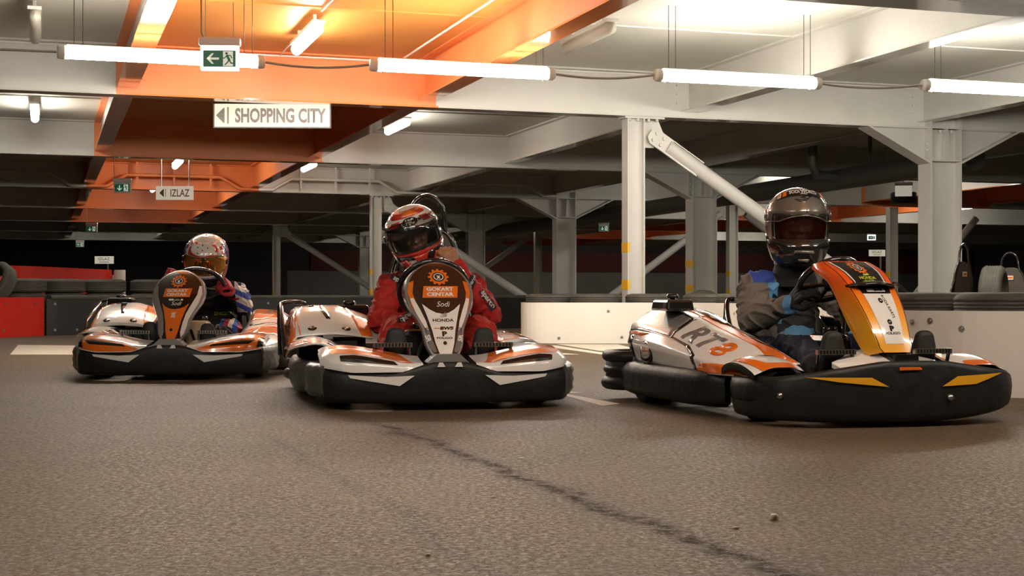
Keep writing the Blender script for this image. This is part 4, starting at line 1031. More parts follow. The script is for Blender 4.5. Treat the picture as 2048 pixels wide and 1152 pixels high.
def kart_seat(root, hoop, sx=.07):
    prof = smooth_path([(-.02, .175), (.05, .115), (.18, .085), (.30, .095), (.38, .16), (.44, .30), (.49, .44), (.53, .58)], 4)
    mb = MB(); n = len(prof); us = [-1 + 2*i/14 for i in range(15)]; A = []
    for i, p in enumerate(prof):
        t = i/(n-1); w_ = .20 + .02*math.sin(math.pi*t) - (.03 if t > .9 else 0)
        wing = (.13 + .05*math.sin(math.pi*min(1, t*1.1)))*(1 - .55*max(0, t - .6)/.4)
        a = prof[max(0, i-1)]; b = prof[min(n-1, i+1)]; tg = Vector((b[0]-a[0], b[1]-a[1])).normalized(); nn = Vector((-tg.y, tg.x))
        for u in us:
            k = abs(u)**3*wing; A.append((u*w_*(1 + .08*abs(u)), p[0] + nn.x*k, p[1] + nn.y*k))
    m = len(us)
    mb.add(A, [(i*m+j, i*m+j+1, (i+1)*m+j+1, (i+1)*m+j) for i in range(n-1) for j in range(m-1)], 0)
    o = mb.build('seat', ['k_seat'], root, solid=.012)
    f = MB()
    for s in (-1, 1):
        f.tube(smooth_path([(s*.27, .10, .10), (s*.285, .22, .24), (s*.27, .42, .40), (s*.22, .545, .505), (s*.18, .555, .52)], 5), .013, n=8)
        f.tube([(s*.27, .10, .10), (s*.27, .52, .10), (s*.22, .56, .5)], .012, n=8)
    f.tube([(-.27, .30, .10), (.27, .30, .10)], .012, n=8); f.build('seat_frame', ['k_tube'], root)
    if hoop:
        h = MB(); half = [(.235, .50, .40), (.215, .52, .62), (.185, .54, .74), (.150, .545, .845), (.112, .55, .905), (.100, .55, .98), (.088, .55, 1.04), (.05, .55, 1.09), (0, .55, 1.108)]
        pts = half + [(-x, y, z) for x, y, z in half[-2::-1]]
        h.tube(smooth_path(pts, 5), .0135, n=10); h.build('roll_hoop', ['k_tube'], root)
        h = MB(); half = [(.185, .50, .42), (.175, .52, .66), (.155, .53, .80), (.115, .535, .885), (.05, .535, .915), (0, .535, .92)]
        pts = half + [(-x, y, z) for x, y, z in half[-2::-1]]; sp = smooth_path(pts, 5)
        h.tube(sp, .010, n=8, mi=1); h.add(sp, [tuple(range(len(sp)))], 0, False); h.add([p + Vector((0, .018, 0)) for p in sp], [tuple(range(len(sp)))[::-1]], 0, False)
        b = h.build('seat_back', ['k_pad', 'k_tube'], root)
        l = MB(); l.box((0, .56, .80), (.085, .006, .05), 0); l.box((0, .5645, .80), (.07, .002, .02), 1); l.build('sticker', ['k_white', 'k_orange'], b)
    for q in root.children:
        if q.name.split('.')[0] in ('seat', 'seat_frame', 'roll_hoop', 'seat_back'): q.location.x = sx
    return o

def kart_common(root, kind, steer=0.0, tank='k_tank', wx=.03, wr=.170, wt=None):
    for x, y, r, w_, st in ((-.49, -.52, .135, .13, steer), (.49, -.52, .135, .13, steer), (-.55, .56, .145, .20, 0), (.55, .56, .145, .20, 0)): kart_wheel(root, x, y, r, w_, st)
    ch = MB()
    for s in (-1, 1):
        ch.tube(smooth_path([(s*.20, -.90, .09), (s*.26, -.70, .075), (s*.32, -.3, .07), (s*.34, .2, .07), (s*.33, .85, .09)], 4), .016, n=8)
        ch.tube([(s*.30, -.52, .13), (s*.43, -.52, .13)], .02, n=8); ch.tube([(s*.34, -.25, .07), (s*.62, -.22, .12), (s*.66, .5, .12), (s*.34, .6, .08)], .012, n=8)
    ch.tube([(-.55, .56, .145), (.55, .56, .145)], .02, n=12); ch.tube([(-.33, .85, .09), (.33, .85, .09)], .016, n=8); ch.tube([(-.22, -.88, .09), (.22, -.88, .09)], .016, n=8)
    ch.box((0, -.35, .052), (.56, 1.0, .006)); ch.build('chassis', ['k_tube'], root)
    # steering wheel and column
    c0 = Vector((wx, -.20, .605)); ax = Vector((0, -.64, -.76)).normalized()
    if wt: c0.z = wt; ax = Vector((0, -.85, -.53)).normalized()
    up = Vector((0, -.60, .80)).normalized() * 1; up = ax.cross(Vector((1, 0, 0))).normalized(); up = up if up.z > 0 else -up
    sw = MB(); ring = [c0 + Vector((1, 0, 0))*math.cos(a)*wr + up*math.sin(a)*(wr if math.sin(a) > -.6 else wr*.9) for a in [2*math.pi*i/40 for i in range(40)]]
    sw.tube(ring, .0155, n=10, loop=True)
    for a in (200, 340, 270): sw.tube([c0 + ax*.02, c0 + Vector((1, 0, 0))*math.cos(R(a))*wr*.92 + up*math.sin(R(a))*wr*.88], .010, n=6)
    sw.cyl(c0 + ax*.035, c0 - ax*.005, .035, n=16); sw.build('steering_wheel', ['k_tube'], root)
    co = MB(); co.tube([c0 + ax*.03, (0, -.62, .26), (0, -.72, .10)], .012, n=8)
    for s in (-1, 1): co.tube([(s*.02, -.42, .42), (s*.10, -.55, .25), (s*.14, -.60, .08)], .010, n=8)
    co.build('steering_column', ['k_tube'], root)
    # pedals with their cross bars
    for s in (-1, 1):
        p = MB(); p.box((s*.245, -.735, .300), (.19, .022, .022), 0)
        for k in range(11): p.box((s*(.165 + .016*k), -.747, .300), (.006, .006, .016), 1)
        p.tube([(s*.16, -.735, .30), (s*.16, -.70, .18), (s*.17, -.66, .08)], .009, n=6, mi=1); p.tube([(s*.33, -.735, .30), (s*.33, -.70, .18), (s*.32, -.66, .08)], .009, n=6, mi=1)
        p.build('pedal', ['k_metal', 'k_tube'], root)
    tx = -.10 if tank == 'k_black' else .11
    ft = MB(); ft.box((tx, -.42, .22), (.18, .22, .30), 0, taper=.8); q = ft.build('fuel_tank', [tank], root, bevel=.03)
    cp = MB(); cp.lathe([(.001, .40), (.03, .40), (.035, .39), (.035, .365), (.001, .365)], (tx + .02, -.40, 0), 'z', 16); cp.build('tank_cap', ['k_black'], q)

def kart_engine_A(root, tall_box):
    """engine cover hood on the kart's right side, with the black engine below"""
    xs = [-.74 + .46*i/16 for i in range(17)]
    zs = [0, .2, .45, .7, 1]
    def fn(x, b):
        t = (x + .74)/.46; zk = 1 - .55*max(0, t - .62)/.38
        pr = [(-.02, .315), (.06, .365), (.22, .43), (.42, .465), (.62, .45)]
        k = min(3.9999, b*4); i = int(k); f = k - i
        y = pr[i][0]*(1-f) + pr[i+1][0]*f; z = pr[i][1]*(1-f) + pr[i+1][1]*f
        edge = .10*max(0, .10 - t)/.10
        return (x, y + .10*max(0, t - .5), .30 + (z - .30)*(.55 + .45*zk) - edge + .02*math.sin(math.pi*t))
    mb = MB(); n = 13
    A = [fn(x, j/12) for x in xs for j in range(n)]
    mb.add(A, [(i*n+j, i*n+j+1, (i+1)*n+j+1, (i+1)*n+j) for i in range(16) for j in range(n-1)], 0)
    e = 1e-3; q = (Vector(fn(-.5+e, .5)) - Vector(fn(-.5, .5))).cross(Vector(fn(-.5, .5+e)) - Vector(fn(-.5, .5))); ns = .003 if q.z > 0 else -.003
    def D(pts, m, o=1): decal(mb, fn, fill2d([pts]), m, .05, ns*o)
    D([(-.74, .02), (-.66, .02), (-.68, .5), (-.60, .98), (-.74, .98)], 1, .6)
    D([(-.34, .02), (-.285, .02), (-.285, .98), (-.42, .98), (-.38, .5)], 1, .6)
    D([(-.52, .35), (-.50, .35), (-.56, .98), (-.62, .98)], 2, .8)
    D([(-.70, .98), (-.60, .70), (-.50, .80), (-.45, .98)], 4, .5)
    for x in (-.60, -.42): D(circ(x, .16, .024, .055), 2, 1); D(circ(x, .16, .012, .028), 3, 1.5)
    mb.build('engine_cover', ['k_white', 'k_orange', 'k_black', 'k_metal', 'k_brown'], root, solid=.008)
    en = MB(); en.box((-.50, .26, .20), (.34, .36, .20), 0); en.box((-.42, .10, .25), (.12, .10, .10), 0); en.box((-.60, .42, .27), (.14, .22, .18), 0)
    for k in range(7): en.box((-.40, .08 + .012*k, .24), (.17, .004, .15), 1)
    en.lathe([(.001, -.06), (.07, -.06), (.075, -.04), (.075, .0)], (-.48, .07, .22), 'y', 20, 0); en.tube([(-.36, .2, .2), (-.30, .05, .24), (-.34, -.1, .2)], .014, n=8, mi=1)
    en.build('engine', ['k_tyre', 'k_tube'], root, bevel=.008)
    tb = MB(); tb.tube(smooth_path([(-.76, .62, .20), (-.765, .60, .42), (-.755, .55, .49), (-.66, .55, .50), (-.62, .56, .49)], 4), .012, n=8); tb.tube([(-.755, .55, .49), (-.755, .10, .36), (-.74, .0, .22)], .012, n=8); tb.build('engine_guard', ['k_tube'], root)
    if tall_box:
        ab = MB(); ab.box((-.60, .50, .455), (.19, .17, .13), 0, taper=.92); q = ab.build('airbox', ['k_black'], root, bevel=.016)
    else:
        ab = MB(); ab.box((-.37, .62, .44), (.24, .12, .09), 0, taper=.9); q = ab.build('airbox', ['k_black'], root, bevel=.016)
    cp = MB(); cx, cz = ((-.60, .52) if tall_box else (-.37, .485)); cp.lathe([(.001, .022), (.03, .022), (.036, .014), (.036, 0), (.001, 0)], (cx, .50 if tall_box else .62, cz), 'z', 16); cp.build('cap', ['k_black'], q)
    # low pod panel ahead of the engine
    lp = MB(); f2 = lambda x, y: (x, y, .235 + .07*(1 - ((x + .60)/.16)**2) - .06*max(0, -(y + .20))*2 + .02)
    lp_sh = fill2d([[(-.735, -.30), (-.66, -.40), (-.50, -.40), (-.44, -.20), (-.44, .06), (-.74, .06), (-.75, -.1)]])
    decal(lp, f2, lp_sh, 0, .03, 0); decal(lp, f2, fill2d([[(-.735, -.28), (-.66, -.39), (-.62, -.39), (-.68, -.2), (-.70, .05), (-.735, .05)]]), 1, .03, .002)
    decal(lp, f2, fill2d([[(-.54, -.36), (-.50, -.36), (-.46, -.18), (-.46, .0), (-.52, .0)]]), 2, .03, .002)
    lp.build('side_pod', ['k_white', 'k_orange', 'k_black'], root, solid=.01)

def kart_engine_B(root):
    ab = MB(); ab.box((-.55, .36, .490), (.155, .22, .055), 0, taper=.9); q = ab.build('airbox', ['k_black'], root, bevel=.012)
    cp = MB(); cp.lathe([(.001, .028), (.025, .028), (.032, .020), (.032, .008), (.015, .008), (.015, 0)], (-.55, .36, .517), 'z', 16); cp.build('cap', ['k_black'], q)
    en = MB(); en.box((-.47, .25, .22), (.22, .5, .24)); en.build('engine', ['k_tyre'], root, bevel=.01)
    sc_ = MB()
    for (y, z, ry, rz) in ((.40, .262, .075, .050),):
        rings = []
        for k, sc in ((0, 1), (.02, 1.05), (.030, .85), (.026, .5)):
            rings.append([Vector((-.672 - k*.5, y + ry*sc*math.copysign(abs(math.cos(a))**.7, math.cos(a)), z + rz*sc*math.copysign(abs(math.sin(a))**.7, math.sin(a)))) for a in [2*math.pi*i/20 for i in range(20)]])
        sc_.loft(rings)
    sc_.build('air_scoop', ['k_black'], root)

def make_kart(name, loc, yaw, label, kind, style, group='racing karts on the track', hoop=False, steer=0.0, left_h=.85, tall_box=False, tank='k_tank', wx=.03, wr=.170, sx=.07, wt=None):
    root = empty(name, loc, R(yaw), label, 'kart', group)
    kart_front_bumper(root, kind, None)
    if kind == 'A': kart_nose_A(root, style); kart_fairing_A(root, style)
    else: kart_nose_B(root); kart_fairing_B(root)
    for s in (-1, 1): kart_side_bumper(root, s, kind)
    kart_rear_bumper(root, kind)
    kart_pod(root, 1, left_h, kind)
    if kind == 'A': kart_engine_A(root, tall_box)
    else: kart_pod(root, -1, 1.0, kind); kart_engine_B(root)
    kart_seat(root, hoop, sx); kart_common(root, kind, steer, tank, wx, wr, wt)
    return root
KP = {1: ((-2.22, 9.97, 0), 3), 2: ((-.46, 7.65, 0), 10), 3: ((1.38, 6.79, 0), 16)}
k1 = make_kart('racing_kart', KP[1][0], KP[1][1], 'orange and black kart at the left with an orange striped steering fairing', 'A', 1, left_h=.85, tall_box=True, wx=.075)
k2 = make_kart('racing_kart', KP[2][0], KP[2][1], 'middle kart with a white centred steering fairing and a tall roll hoop', 'A', 2, hoop=True, left_h=.5, tank='k_black', wx=.015, wr=.178, wt=.565)
k3 = make_kart('racing_kart', KP[3][0], KP[3][1], 'nearest kart at the right with RT8 on its side and a bowed orange fairing', 'B', 3, left_h=.85, tank='k_black', wx=.03, wr=.150)
k3.scale = (.94, 1, 1)
for (x, y, yaw, lb) in ((3.93, 13.85, 225, 'parked kart behind the white barrier, only its seat and hoop showing before the wide column'), (6.0, 16.6, 143, 'parked kart at the right edge behind the barrier, only its seat back and hoop showing')):
    c = copy_tree(k2); c.location = (x, y, 0); c.rotation_euler = (0, 0, R(yaw)); c.scale = (.92, .92, .92); c['label'] = lb; c['group'] = 'parked karts behind the barrier'

# ------------------------------------------------------------------ people
from mathutils import noise as mnoise
from mathutils.bvhtree import BVHTree
M['skin'] = mat('skin', (.40, .19, .10), .5, noise=.1, nscale=30)
M['skin_pale'] = mat('skin_pale', (.46, .24, .15), .5)
M['hair'] = mat('hair', (.03, .02, .015), .6)
M['eye'] = mat('eye_white', (.6, .56, .5), .2); M['iris'] = mat('iris', (.03, .02, .015), .15)
M['suit_red'] = mat('suit_red', (.42, .014, .010), .75, noise=.15, nscale=12, bump=.25, bscale=60)
M['suit_darkred'] = mat('suit_dark_red', (.20, .010, .010), .8, bump=.25, bscale=60)
M['suit_navy'] = mat('suit_navy', (.010, .012, .030), .8, bump=.2, bscale=60)
M['suit_black'] = mat('suit_black', (.012, .011, .012), .8, bump=.2, bscale=60)
M['suit_blue'] = mat('suit_blue', (.03, .07, .35), .75, bump=.2, bscale=60)
M['suit_sky'] = mat('suit_sky_blue', (.10, .28, .50), .75, bump=.2, bscale=60)
M['suit_grey'] = mat('suit_grey', (.16, .135, .11), .85, noise=.15, nscale=10, bump=.3, bscale=60)
M['suit_white'] = mat('suit_white', (.62, .58, .55), .7)
M['glove_red'] = mat('glove_red', (.40, .02, .025), .65, bump=.3, bscale=60)
M['glove_black'] = mat('glove_black', (.014, .013, .013), .7, bump=.3, bscale=60)
M['h_dark'] = mat('helmet_dark', (.015, .014, .014), .15, coat=1)
M['h_white'] = mat('helmet_white', (.70, .67, .62), .15, coat=1)
M['h_red'] = mat('helmet_red', (.55, .035, .02), .15, coat=1)
M['h_blue'] = mat('helmet_blue', (.02, .04, .28), .15, coat=1)
M['h_grey'] = mat('helmet_grey', (.30, .265, .22), .2, metal=.3, coat=1, noise=.3, nscale=9)
M['h_lining'] = mat('helmet_lining', (.012, .011, .010), .9)
def glass(name, col, rough, alpha, metal=0.0):
    m = mat(name, col, rough, coat=1, alpha=alpha, metal=metal); return m
M['visor_clear'] = glass('visor_clear', (.02, .018, .015), .04, .42)
M['visor_gold'] = glass('visor_gold', (.62, .30, .04), .07, .93, .9)
M['visor_smoke'] = glass('visor_smoke', (.06, .055, .05), .05, .22)

M['face_shade_tint'] = glass('face_shade_tint', (.03, .006, .004), .06, .72)  # dark reddish tint that dims the third driver's face
def blob(mb, chain, n=16):
    for (p, r) in chain:
        p = Vector(p); rg = []
        for i in range(1, 8):
            a = math.pi*i/8; rg.append([p + Vector((math.sin(a)*math.cos(2*math.pi*k/n), math.sin(a)*math.sin(2*math.pi*k/n), math.cos(a)))*r for k in range(n)])
        mb.loft(rg)
    for (p, r), (q, s) in zip(chain[:-1], chain[1:]):
        if (Vector(p) - Vector(q)).length > 1e-4: mb.cyl(p, q, r, s, n=n)
def ell_loft(mb, secs, n=28):
    """secs: (center, rx, ry) stacked"""
    rg = []
    for c_, rx, ry in secs:
        c_ = Vector(c_); rg.append([c_ + Vector((rx*math.copysign(abs(math.cos(a))**.85, math.cos(a)), ry*math.sin(a), 0)) for a in [2*math.pi*i/n for i in range(n)]])
    mb.loft(rg)
def bake(mb, name, voxel, smooth=3, disp=None, ymats=None, parent=None, mats=('skin',)):
    tmp = mb.build('tmp', ['k_black']); m = tmp.modifiers.new('r', 'REMESH'); m.mode = 'VOXEL'; m.voxel_size = voxel; m.use_smooth_shade = True
    s = tmp.modifiers.new('s', 'SMOOTH'); s.iterations = smooth; s.factor = .5
    bpy.context.view_layer.update()
    me = bpy.data.meshes.new_from_object(tmp.evaluated_get(bpy.context.evaluated_depsgraph_get()))
    old = tmp.data; bpy.data.objects.remove(tmp); bpy.data.meshes.remove(old)
    me.name = name; me.materials.clear()
    for q in mats: me.materials.append(M[q])
    if disp:
        nn = [v.normal.copy() for v in me.vertices]
        for v, n_ in zip(me.vertices, nn): v.co += n_*disp(v.co, n_)
    me.polygons.foreach_set('use_smooth', [True]*len(me.polygons))
    me.polygons.foreach_set('material_index', [ymats(p.center) if ymats else 0 for p in me.polygons])
    me.update()
    o = bpy.data.objects.new(name, me); COL.objects.link(o)
    if parent: o.parent = parent
    return o
def wrinkle(k=1.0):
    def f(p, n_):
        q = Vector((p.x*7, p.y*7, p.z*11)); w_ = mnoise.noise(q)*2.2 + mnoise.noise(q*.5 + Vector((3, 1, 7)))
        r = 1 - abs(math.sin(w_*3.1)); d = mnoise.noise(p*26)
        return k*(.013*(r*r) - .003 + .003*d)
    return f
def hand(mb, wrist, f, n_, side, sc=1.0, curl=(45, 55, 40), spread=1.0, thumb=.6):
    """palm + five fingers; f: wrist->knuckles, n_: out of the palm, side: +1/-1 puts the thumb on that side"""
    f = Vector(f).normalized(); n_ = Vector(n_); n_ = (n_ - f*n_.dot(f)).normalized(); t = f.cross(n_)*side
    w_ = Vector(wrist)
    for k in (-1, -.33, .33, 1): blob(mb, [(w_ + t*(.018*k)*sc, .018*sc), (w_ + f*.085*sc + t*.033*k*sc, .014*sc)], 10)
    for i, (o, L) in enumerate(((.034, (.040, .025, .020)), (.012, (.045, .029, .022)), (-.011, (.042, .027, .021)), (-.033, (.033, .021, .018)))):
        p = w_ + f*(.088 - .006*abs(i - 1))*sc + t*o*spread*sc; ang = 0; ch = [(p, .0118*sc)]
        for l, c_, r in zip(L, curl, (.0112, .0102, .0092)):
            ang += R(c_ + (i - 1.5)*3); d = f*math.cos(ang) + n_*math.sin(ang); p = p + d*l*sc; ch.append((p, r*sc))
        blob(mb, ch, 10)
    p = w_ + f*.022*sc + t*.030*sc; d1 = (f*.55 + t*.65 + n_*.45).normalized(); p1 = p + d1*.040*sc
    d2 = (f*.6 + n_*thumb - t*.1).normalized(); p2 = p1 + d2*.030*sc; d3 = (f*.35 + n_*thumb - t*.45).normalized(); p3 = p2 + d3*.024*sc
    blob(mb, [(p, .016*sc), (p1, .0135*sc), (p2, .0118*sc), (p3, .010*sc)], 10)

def head_frame(c_, yaw, pitch, roll):
    """yaw>0 turns the face to the image right, pitch>0 bows it, roll>0 tips the crown to the image right"""
    return Matrix.Translation(c_) @ Matrix.Rotation(R(yaw), 4, 'Z') @ Matrix.Rotation(R(pitch), 4, 'X') @ Matrix.Rotation(R(roll), 4, 'Y')
def head_blobs(mb, H):
    X = lambda x, y, z: H @ Vector((x, y, z))
    sp = MB(); rg = []
    for i in range(1, 12):
        a = math.pi*i/12; z = math.cos(a); r = math.sin(a)
        jaw = 1 - .22*max(0, -z)
        rg.append([Vector((.078*r*jaw*math.cos(b), .098*r*math.sin(b)*(1 - .1*max(0, -z)), .122*z)) for b in [2*math.pi*k/24 for k in range(24)]])
    sp.loft(rg); sp.xf(H); mb.add(sp.v, sp.f)
    blob(mb, [(X(0, -.092, .015), .010), (X(0, -.112, -.022), .0135)], 8)
    for s in (-1, 1):
        blob(mb, [(X(s*.012, -.100, -.026), .009)], 8); blob(mb, [(X(s*.038, -.078, -.02), .020)], 8)
        blob(mb, [(X(s*.015, -.094, .034), .008), (X(s*.045, -.082, .036), .008)], 8); blob(mb, [(X(s*.078, .01, .015), .012), (X(s*.080, .012, -.02), .009)], 8)
    blob(mb, [(X(-.020, -.096, -.052), .0065), (X(.020, -.096, -.052), .0065)], 8); blob(mb, [(X(-.017, -.094, -.062), .0075), (X(.017, -.094, -.062), .0075)], 8)
    blob(mb, [(X(0, -.080, -.09), .020)], 8); blob(mb, [(X(0, .015, -.06), .058), (X(0, .03, -.17), .056)], 14)

HP = smooth_tab([(-.172, .100), (-.150, .118), (-.11, .136), (-.05, .148), (0, .153), (.05, .149), (.09, .136), (.125, .110), (.150, .072), (.163, .030), (.166, .003)], 5)
HF = smooth_tab([(-.172, .135), (-.150, .158), (-.11, .172), (-.05, .168), (0, .165), (.05, .160), (.09, .142), (.125, .110), (.150, .070), (.163, .030), (.166, .003)], 5)
HB = smooth_tab([(-.172, .090), (-.150, .105), (-.11, .125), (-.05, .150), (0, .172), (.05, .176), (.09, .164), (.125, .130), (.150, .085), (.163, .036), (.166, .003)], 5)
def helmet_fn(grow=0.0, pitch=0.0):
    P_ = Matrix.Rotation(R(-pitch), 3, 'X')
    def fn(a, z):
        """a: angle/1.0 in radians measured from the front towards the image right, z height"""
        rx = lerp_tab(HP, z) + grow; ry = (lerp_tab(HF, z) if math.cos(a) > 0 else lerp_tab(HB, z)) + grow
        s, c_ = math.sin(a), math.cos(a)
        return P_ @ Vector((rx*s, -ry*c_, z*(1 + grow*3)))
    return fn
def helmet(parent, H, shell, port, decals, visor=None, visor_pitch=0, vz=(-.062, .082), va=1.28, extra=None, sc=(1, 1, 1)):
    S_ = Matrix.Diagonal((*sc, 1)); HH = H @ S_
    fn = helmet_fn(); mb = MB(); na = 72
    zs = [-.172, -.165, -.150, -.13, -.11, -.09, port[0], port[0] + .012, -.03, -.01, .01, .03, port[1] - .01, port[1], .07, .085, .10, .115, .13, .142, .152, .160, .164, .166]
    zs = sorted(set(zs)); pa = port[2]
    A = []
    for z in zs:
        for i in range(na):
            a = 2*math.pi*i/na; A.append(fn(a, z))
    fs = []
    for j in range(len(zs) - 1):
        zm = (zs[j] + zs[j+1])/2
        for i in range(na):
            am = 2*math.pi*(i + .5)/na; am = am - 2*math.pi if am > math.pi else am
            if abs(am) < pa and port[0] < zm < port[1]: continue
            k = (i + 1) % na; fs.append((j*na+i, j*na+k, (j+1)*na+k, (j+1)*na+i))
    mb.add(A, fs, 0); mb.add([fn(0, .1665)], [], 0)
    # port rim
    rim = [(pa*(-1 + 2*i/16), port[1]) for i in range(17)] + [(pa, port[1] - (port[1]-port[0])*i/6) for i in range(1, 7)] + [(pa*(1 - 2*i/16), port[0]) for i in range(1, 17)] + [(-pa, port[0] + (port[1]-port[0])*i/6) for i in range(1, 6)]
    mb.tube([fn(*p) for p in rim], .0065, n=6, loop=True, mi=1)
    mb.tube([fn(2*math.pi*i/40, -.170) for i in range(40)], .008, n=6, loop=True, mi=1)
    mats = [shell, 'h_dark', 'h_white', 'h_red', 'h_blue', 'k_orange', 'k_metal', 'h_grey']
    for sh, m, lift in decals: decal(mb, fn, sh, m, .05, .0016 + .0008*lift)
    if extra: extra(mb, fn)
    mb.xf(HH); he = mb.build('helmet', mats, parent)
    q = he.modifiers.new('s', 'SOLIDIFY'); q.thickness = .012; q.offset = -1 if True else 1
    ln = MB(); f2 = helmet_fn(-.022); zz = [-.165, -.12, -.08, port[0] - .004, -.02, .02, port[1] + .004, .08, .11, .13]; B = [f2(2*math.pi*i/48, z) for z in zz for i in range(48)]; fs = []
    for j in range(len(zz) - 1):
        for i in range(48):
            am = 2*math.pi*(i + .5)/48; am = am - 2*math.pi if am > math.pi else am
            if abs(am) < pa and port[0] - .01 < (zz[j] + zz[j+1])/2 < port[1] + .01: continue
            k = (i + 1) % 48; fs.append((j*48+i, j*48+k, (j+1)*48+k, (j+1)*48+i))
    ln.add(B, fs, 0); ln.xf(HH); ln.build('lining', ['h_lining'], he)
    if visor:
        v = MB(); fv = helmet_fn(.009, visor_pitch); nz, nv = 12, 40
        def vp(i, j):
            t = -1 + 2*i/nv; a = va*t; k = 1 - max(0, abs(t) - .62)/.38*.55
            zc = (vz[0] + vz[1])/2; z = zc + (vz[0] - zc + (vz[1] - vz[0])*j/nz)*k
            return fv(a, z)
        v.add([vp(i, j) for i in range(nv+1) for j in range(nz+1)], [(i*(nz+1)+j, i*(nz+1)+j+1, (i+1)*(nz+1)+j+1, (i+1)*(nz+1)+j) for i in range(nv) for j in range(nz)], 0)
        for j in (0, nz): v.tube([vp(i, j) + Vector((0, 0, 0)) for i in range(nv+1)], .0022, n=5, mi=1)
        for s in (-1, 1): v.lathe([(.001, -.008), (.024, -.007), (.026, 0)], fv(s*va, (vz[0] + vz[1])/2), 'x', 16, 1)
        if extra and visor_pitch > 0:
            band = fill2d([[(-.80, .064), (.80, .064), (.80, .092), (-.80, .092)]]); decal(v, fv, band, 2, .05, .002)
            t = text_tris('SODI WORLD', .026, bold=.0008, xs=5.6); decal(v, fv, ([(p[0] + .05, p[1] + .080) for p in t[0]], t[1]), 3, .05, .003)
            t = text_tris('FINALS', .013, bold=.0003, xs=5.2); decal(v, fv, ([(p[0] + .05, p[1] + .0665) for p in t[0]], t[1]), 3, .05, .003)
            for a0, m in ((-.80, 3), (-.62, 4), (.66, 4)): decal(v, fv, fill2d([[(a0, .063), (a0 + .13, .063), (a0 + .13, .092), (a0, .092)]]), m, .05, .0035)
            decal(v, fv, fill2d([[(-.77, .070), (-.70, .070), (-.70, .085), (-.77, .085)]]), 4, .05, .0045)
        v.xf(HH); vo = v.build('visor', [visor, 'k_metal' if visor_pitch > 0 else 'h_dark', 'h_dark', 'h_white', 'k_orange'], he)
    return he
def ray_fn(obj, depth=-2.0, direction=(0, 1, 0)):
    bvh = BVHTree.FromPolygons([v.co for v in obj.data.vertices], [tuple(p.vertices) for p in obj.data.polygons])
    last = [0.0]
    def fn(x, z):
        h = bvh.ray_cast(Vector((x, depth, z)), Vector(direction))
        if h[0] is not None: last[0] = h[0].y; return h[0]
        return Vector((x, last[0], z))
    return fn
def patch(parent, obj, name, items, mats):
    """cloth patches and lettering laid on the garment's front"""
    fn = ray_fn(obj); mb = MB()
    for sh, mi, off, grid in items:
        vs, fs = sh; bm = bmesh.new(); bv = [bm.verts.new((p[0], p[1], 0)) for p in vs]
        for f in fs:
            try: bm.faces.new([bv[i] for i in f])
            except ValueError: pass
        if grid:
            for ax in (0, 1):
                lo = min(p[ax] for p in vs); hi = max(p[ax] for p in vs); k = math.floor(lo/grid) + 1
                while k*grid < hi:
                    co = [0, 0, 0]; no = [0, 0, 0]; co[ax] = k*grid; no[ax] = 1
                    bmesh.ops.bisect_plane(bm, geom=bm.verts[:] + bm.edges[:] + bm.faces[:], dist=1e-6, plane_co=co, plane_no=no); k += 1
        bm.verts.index_update(); mb.add([Vector(fn(v.co.x, v.co.y)) + Vector((0, -off, off*.3)) for v in bm.verts], [[v.index for v in f.verts] for f in bm.faces], mi); bm.free()
    return mb.build(name, mats, parent)

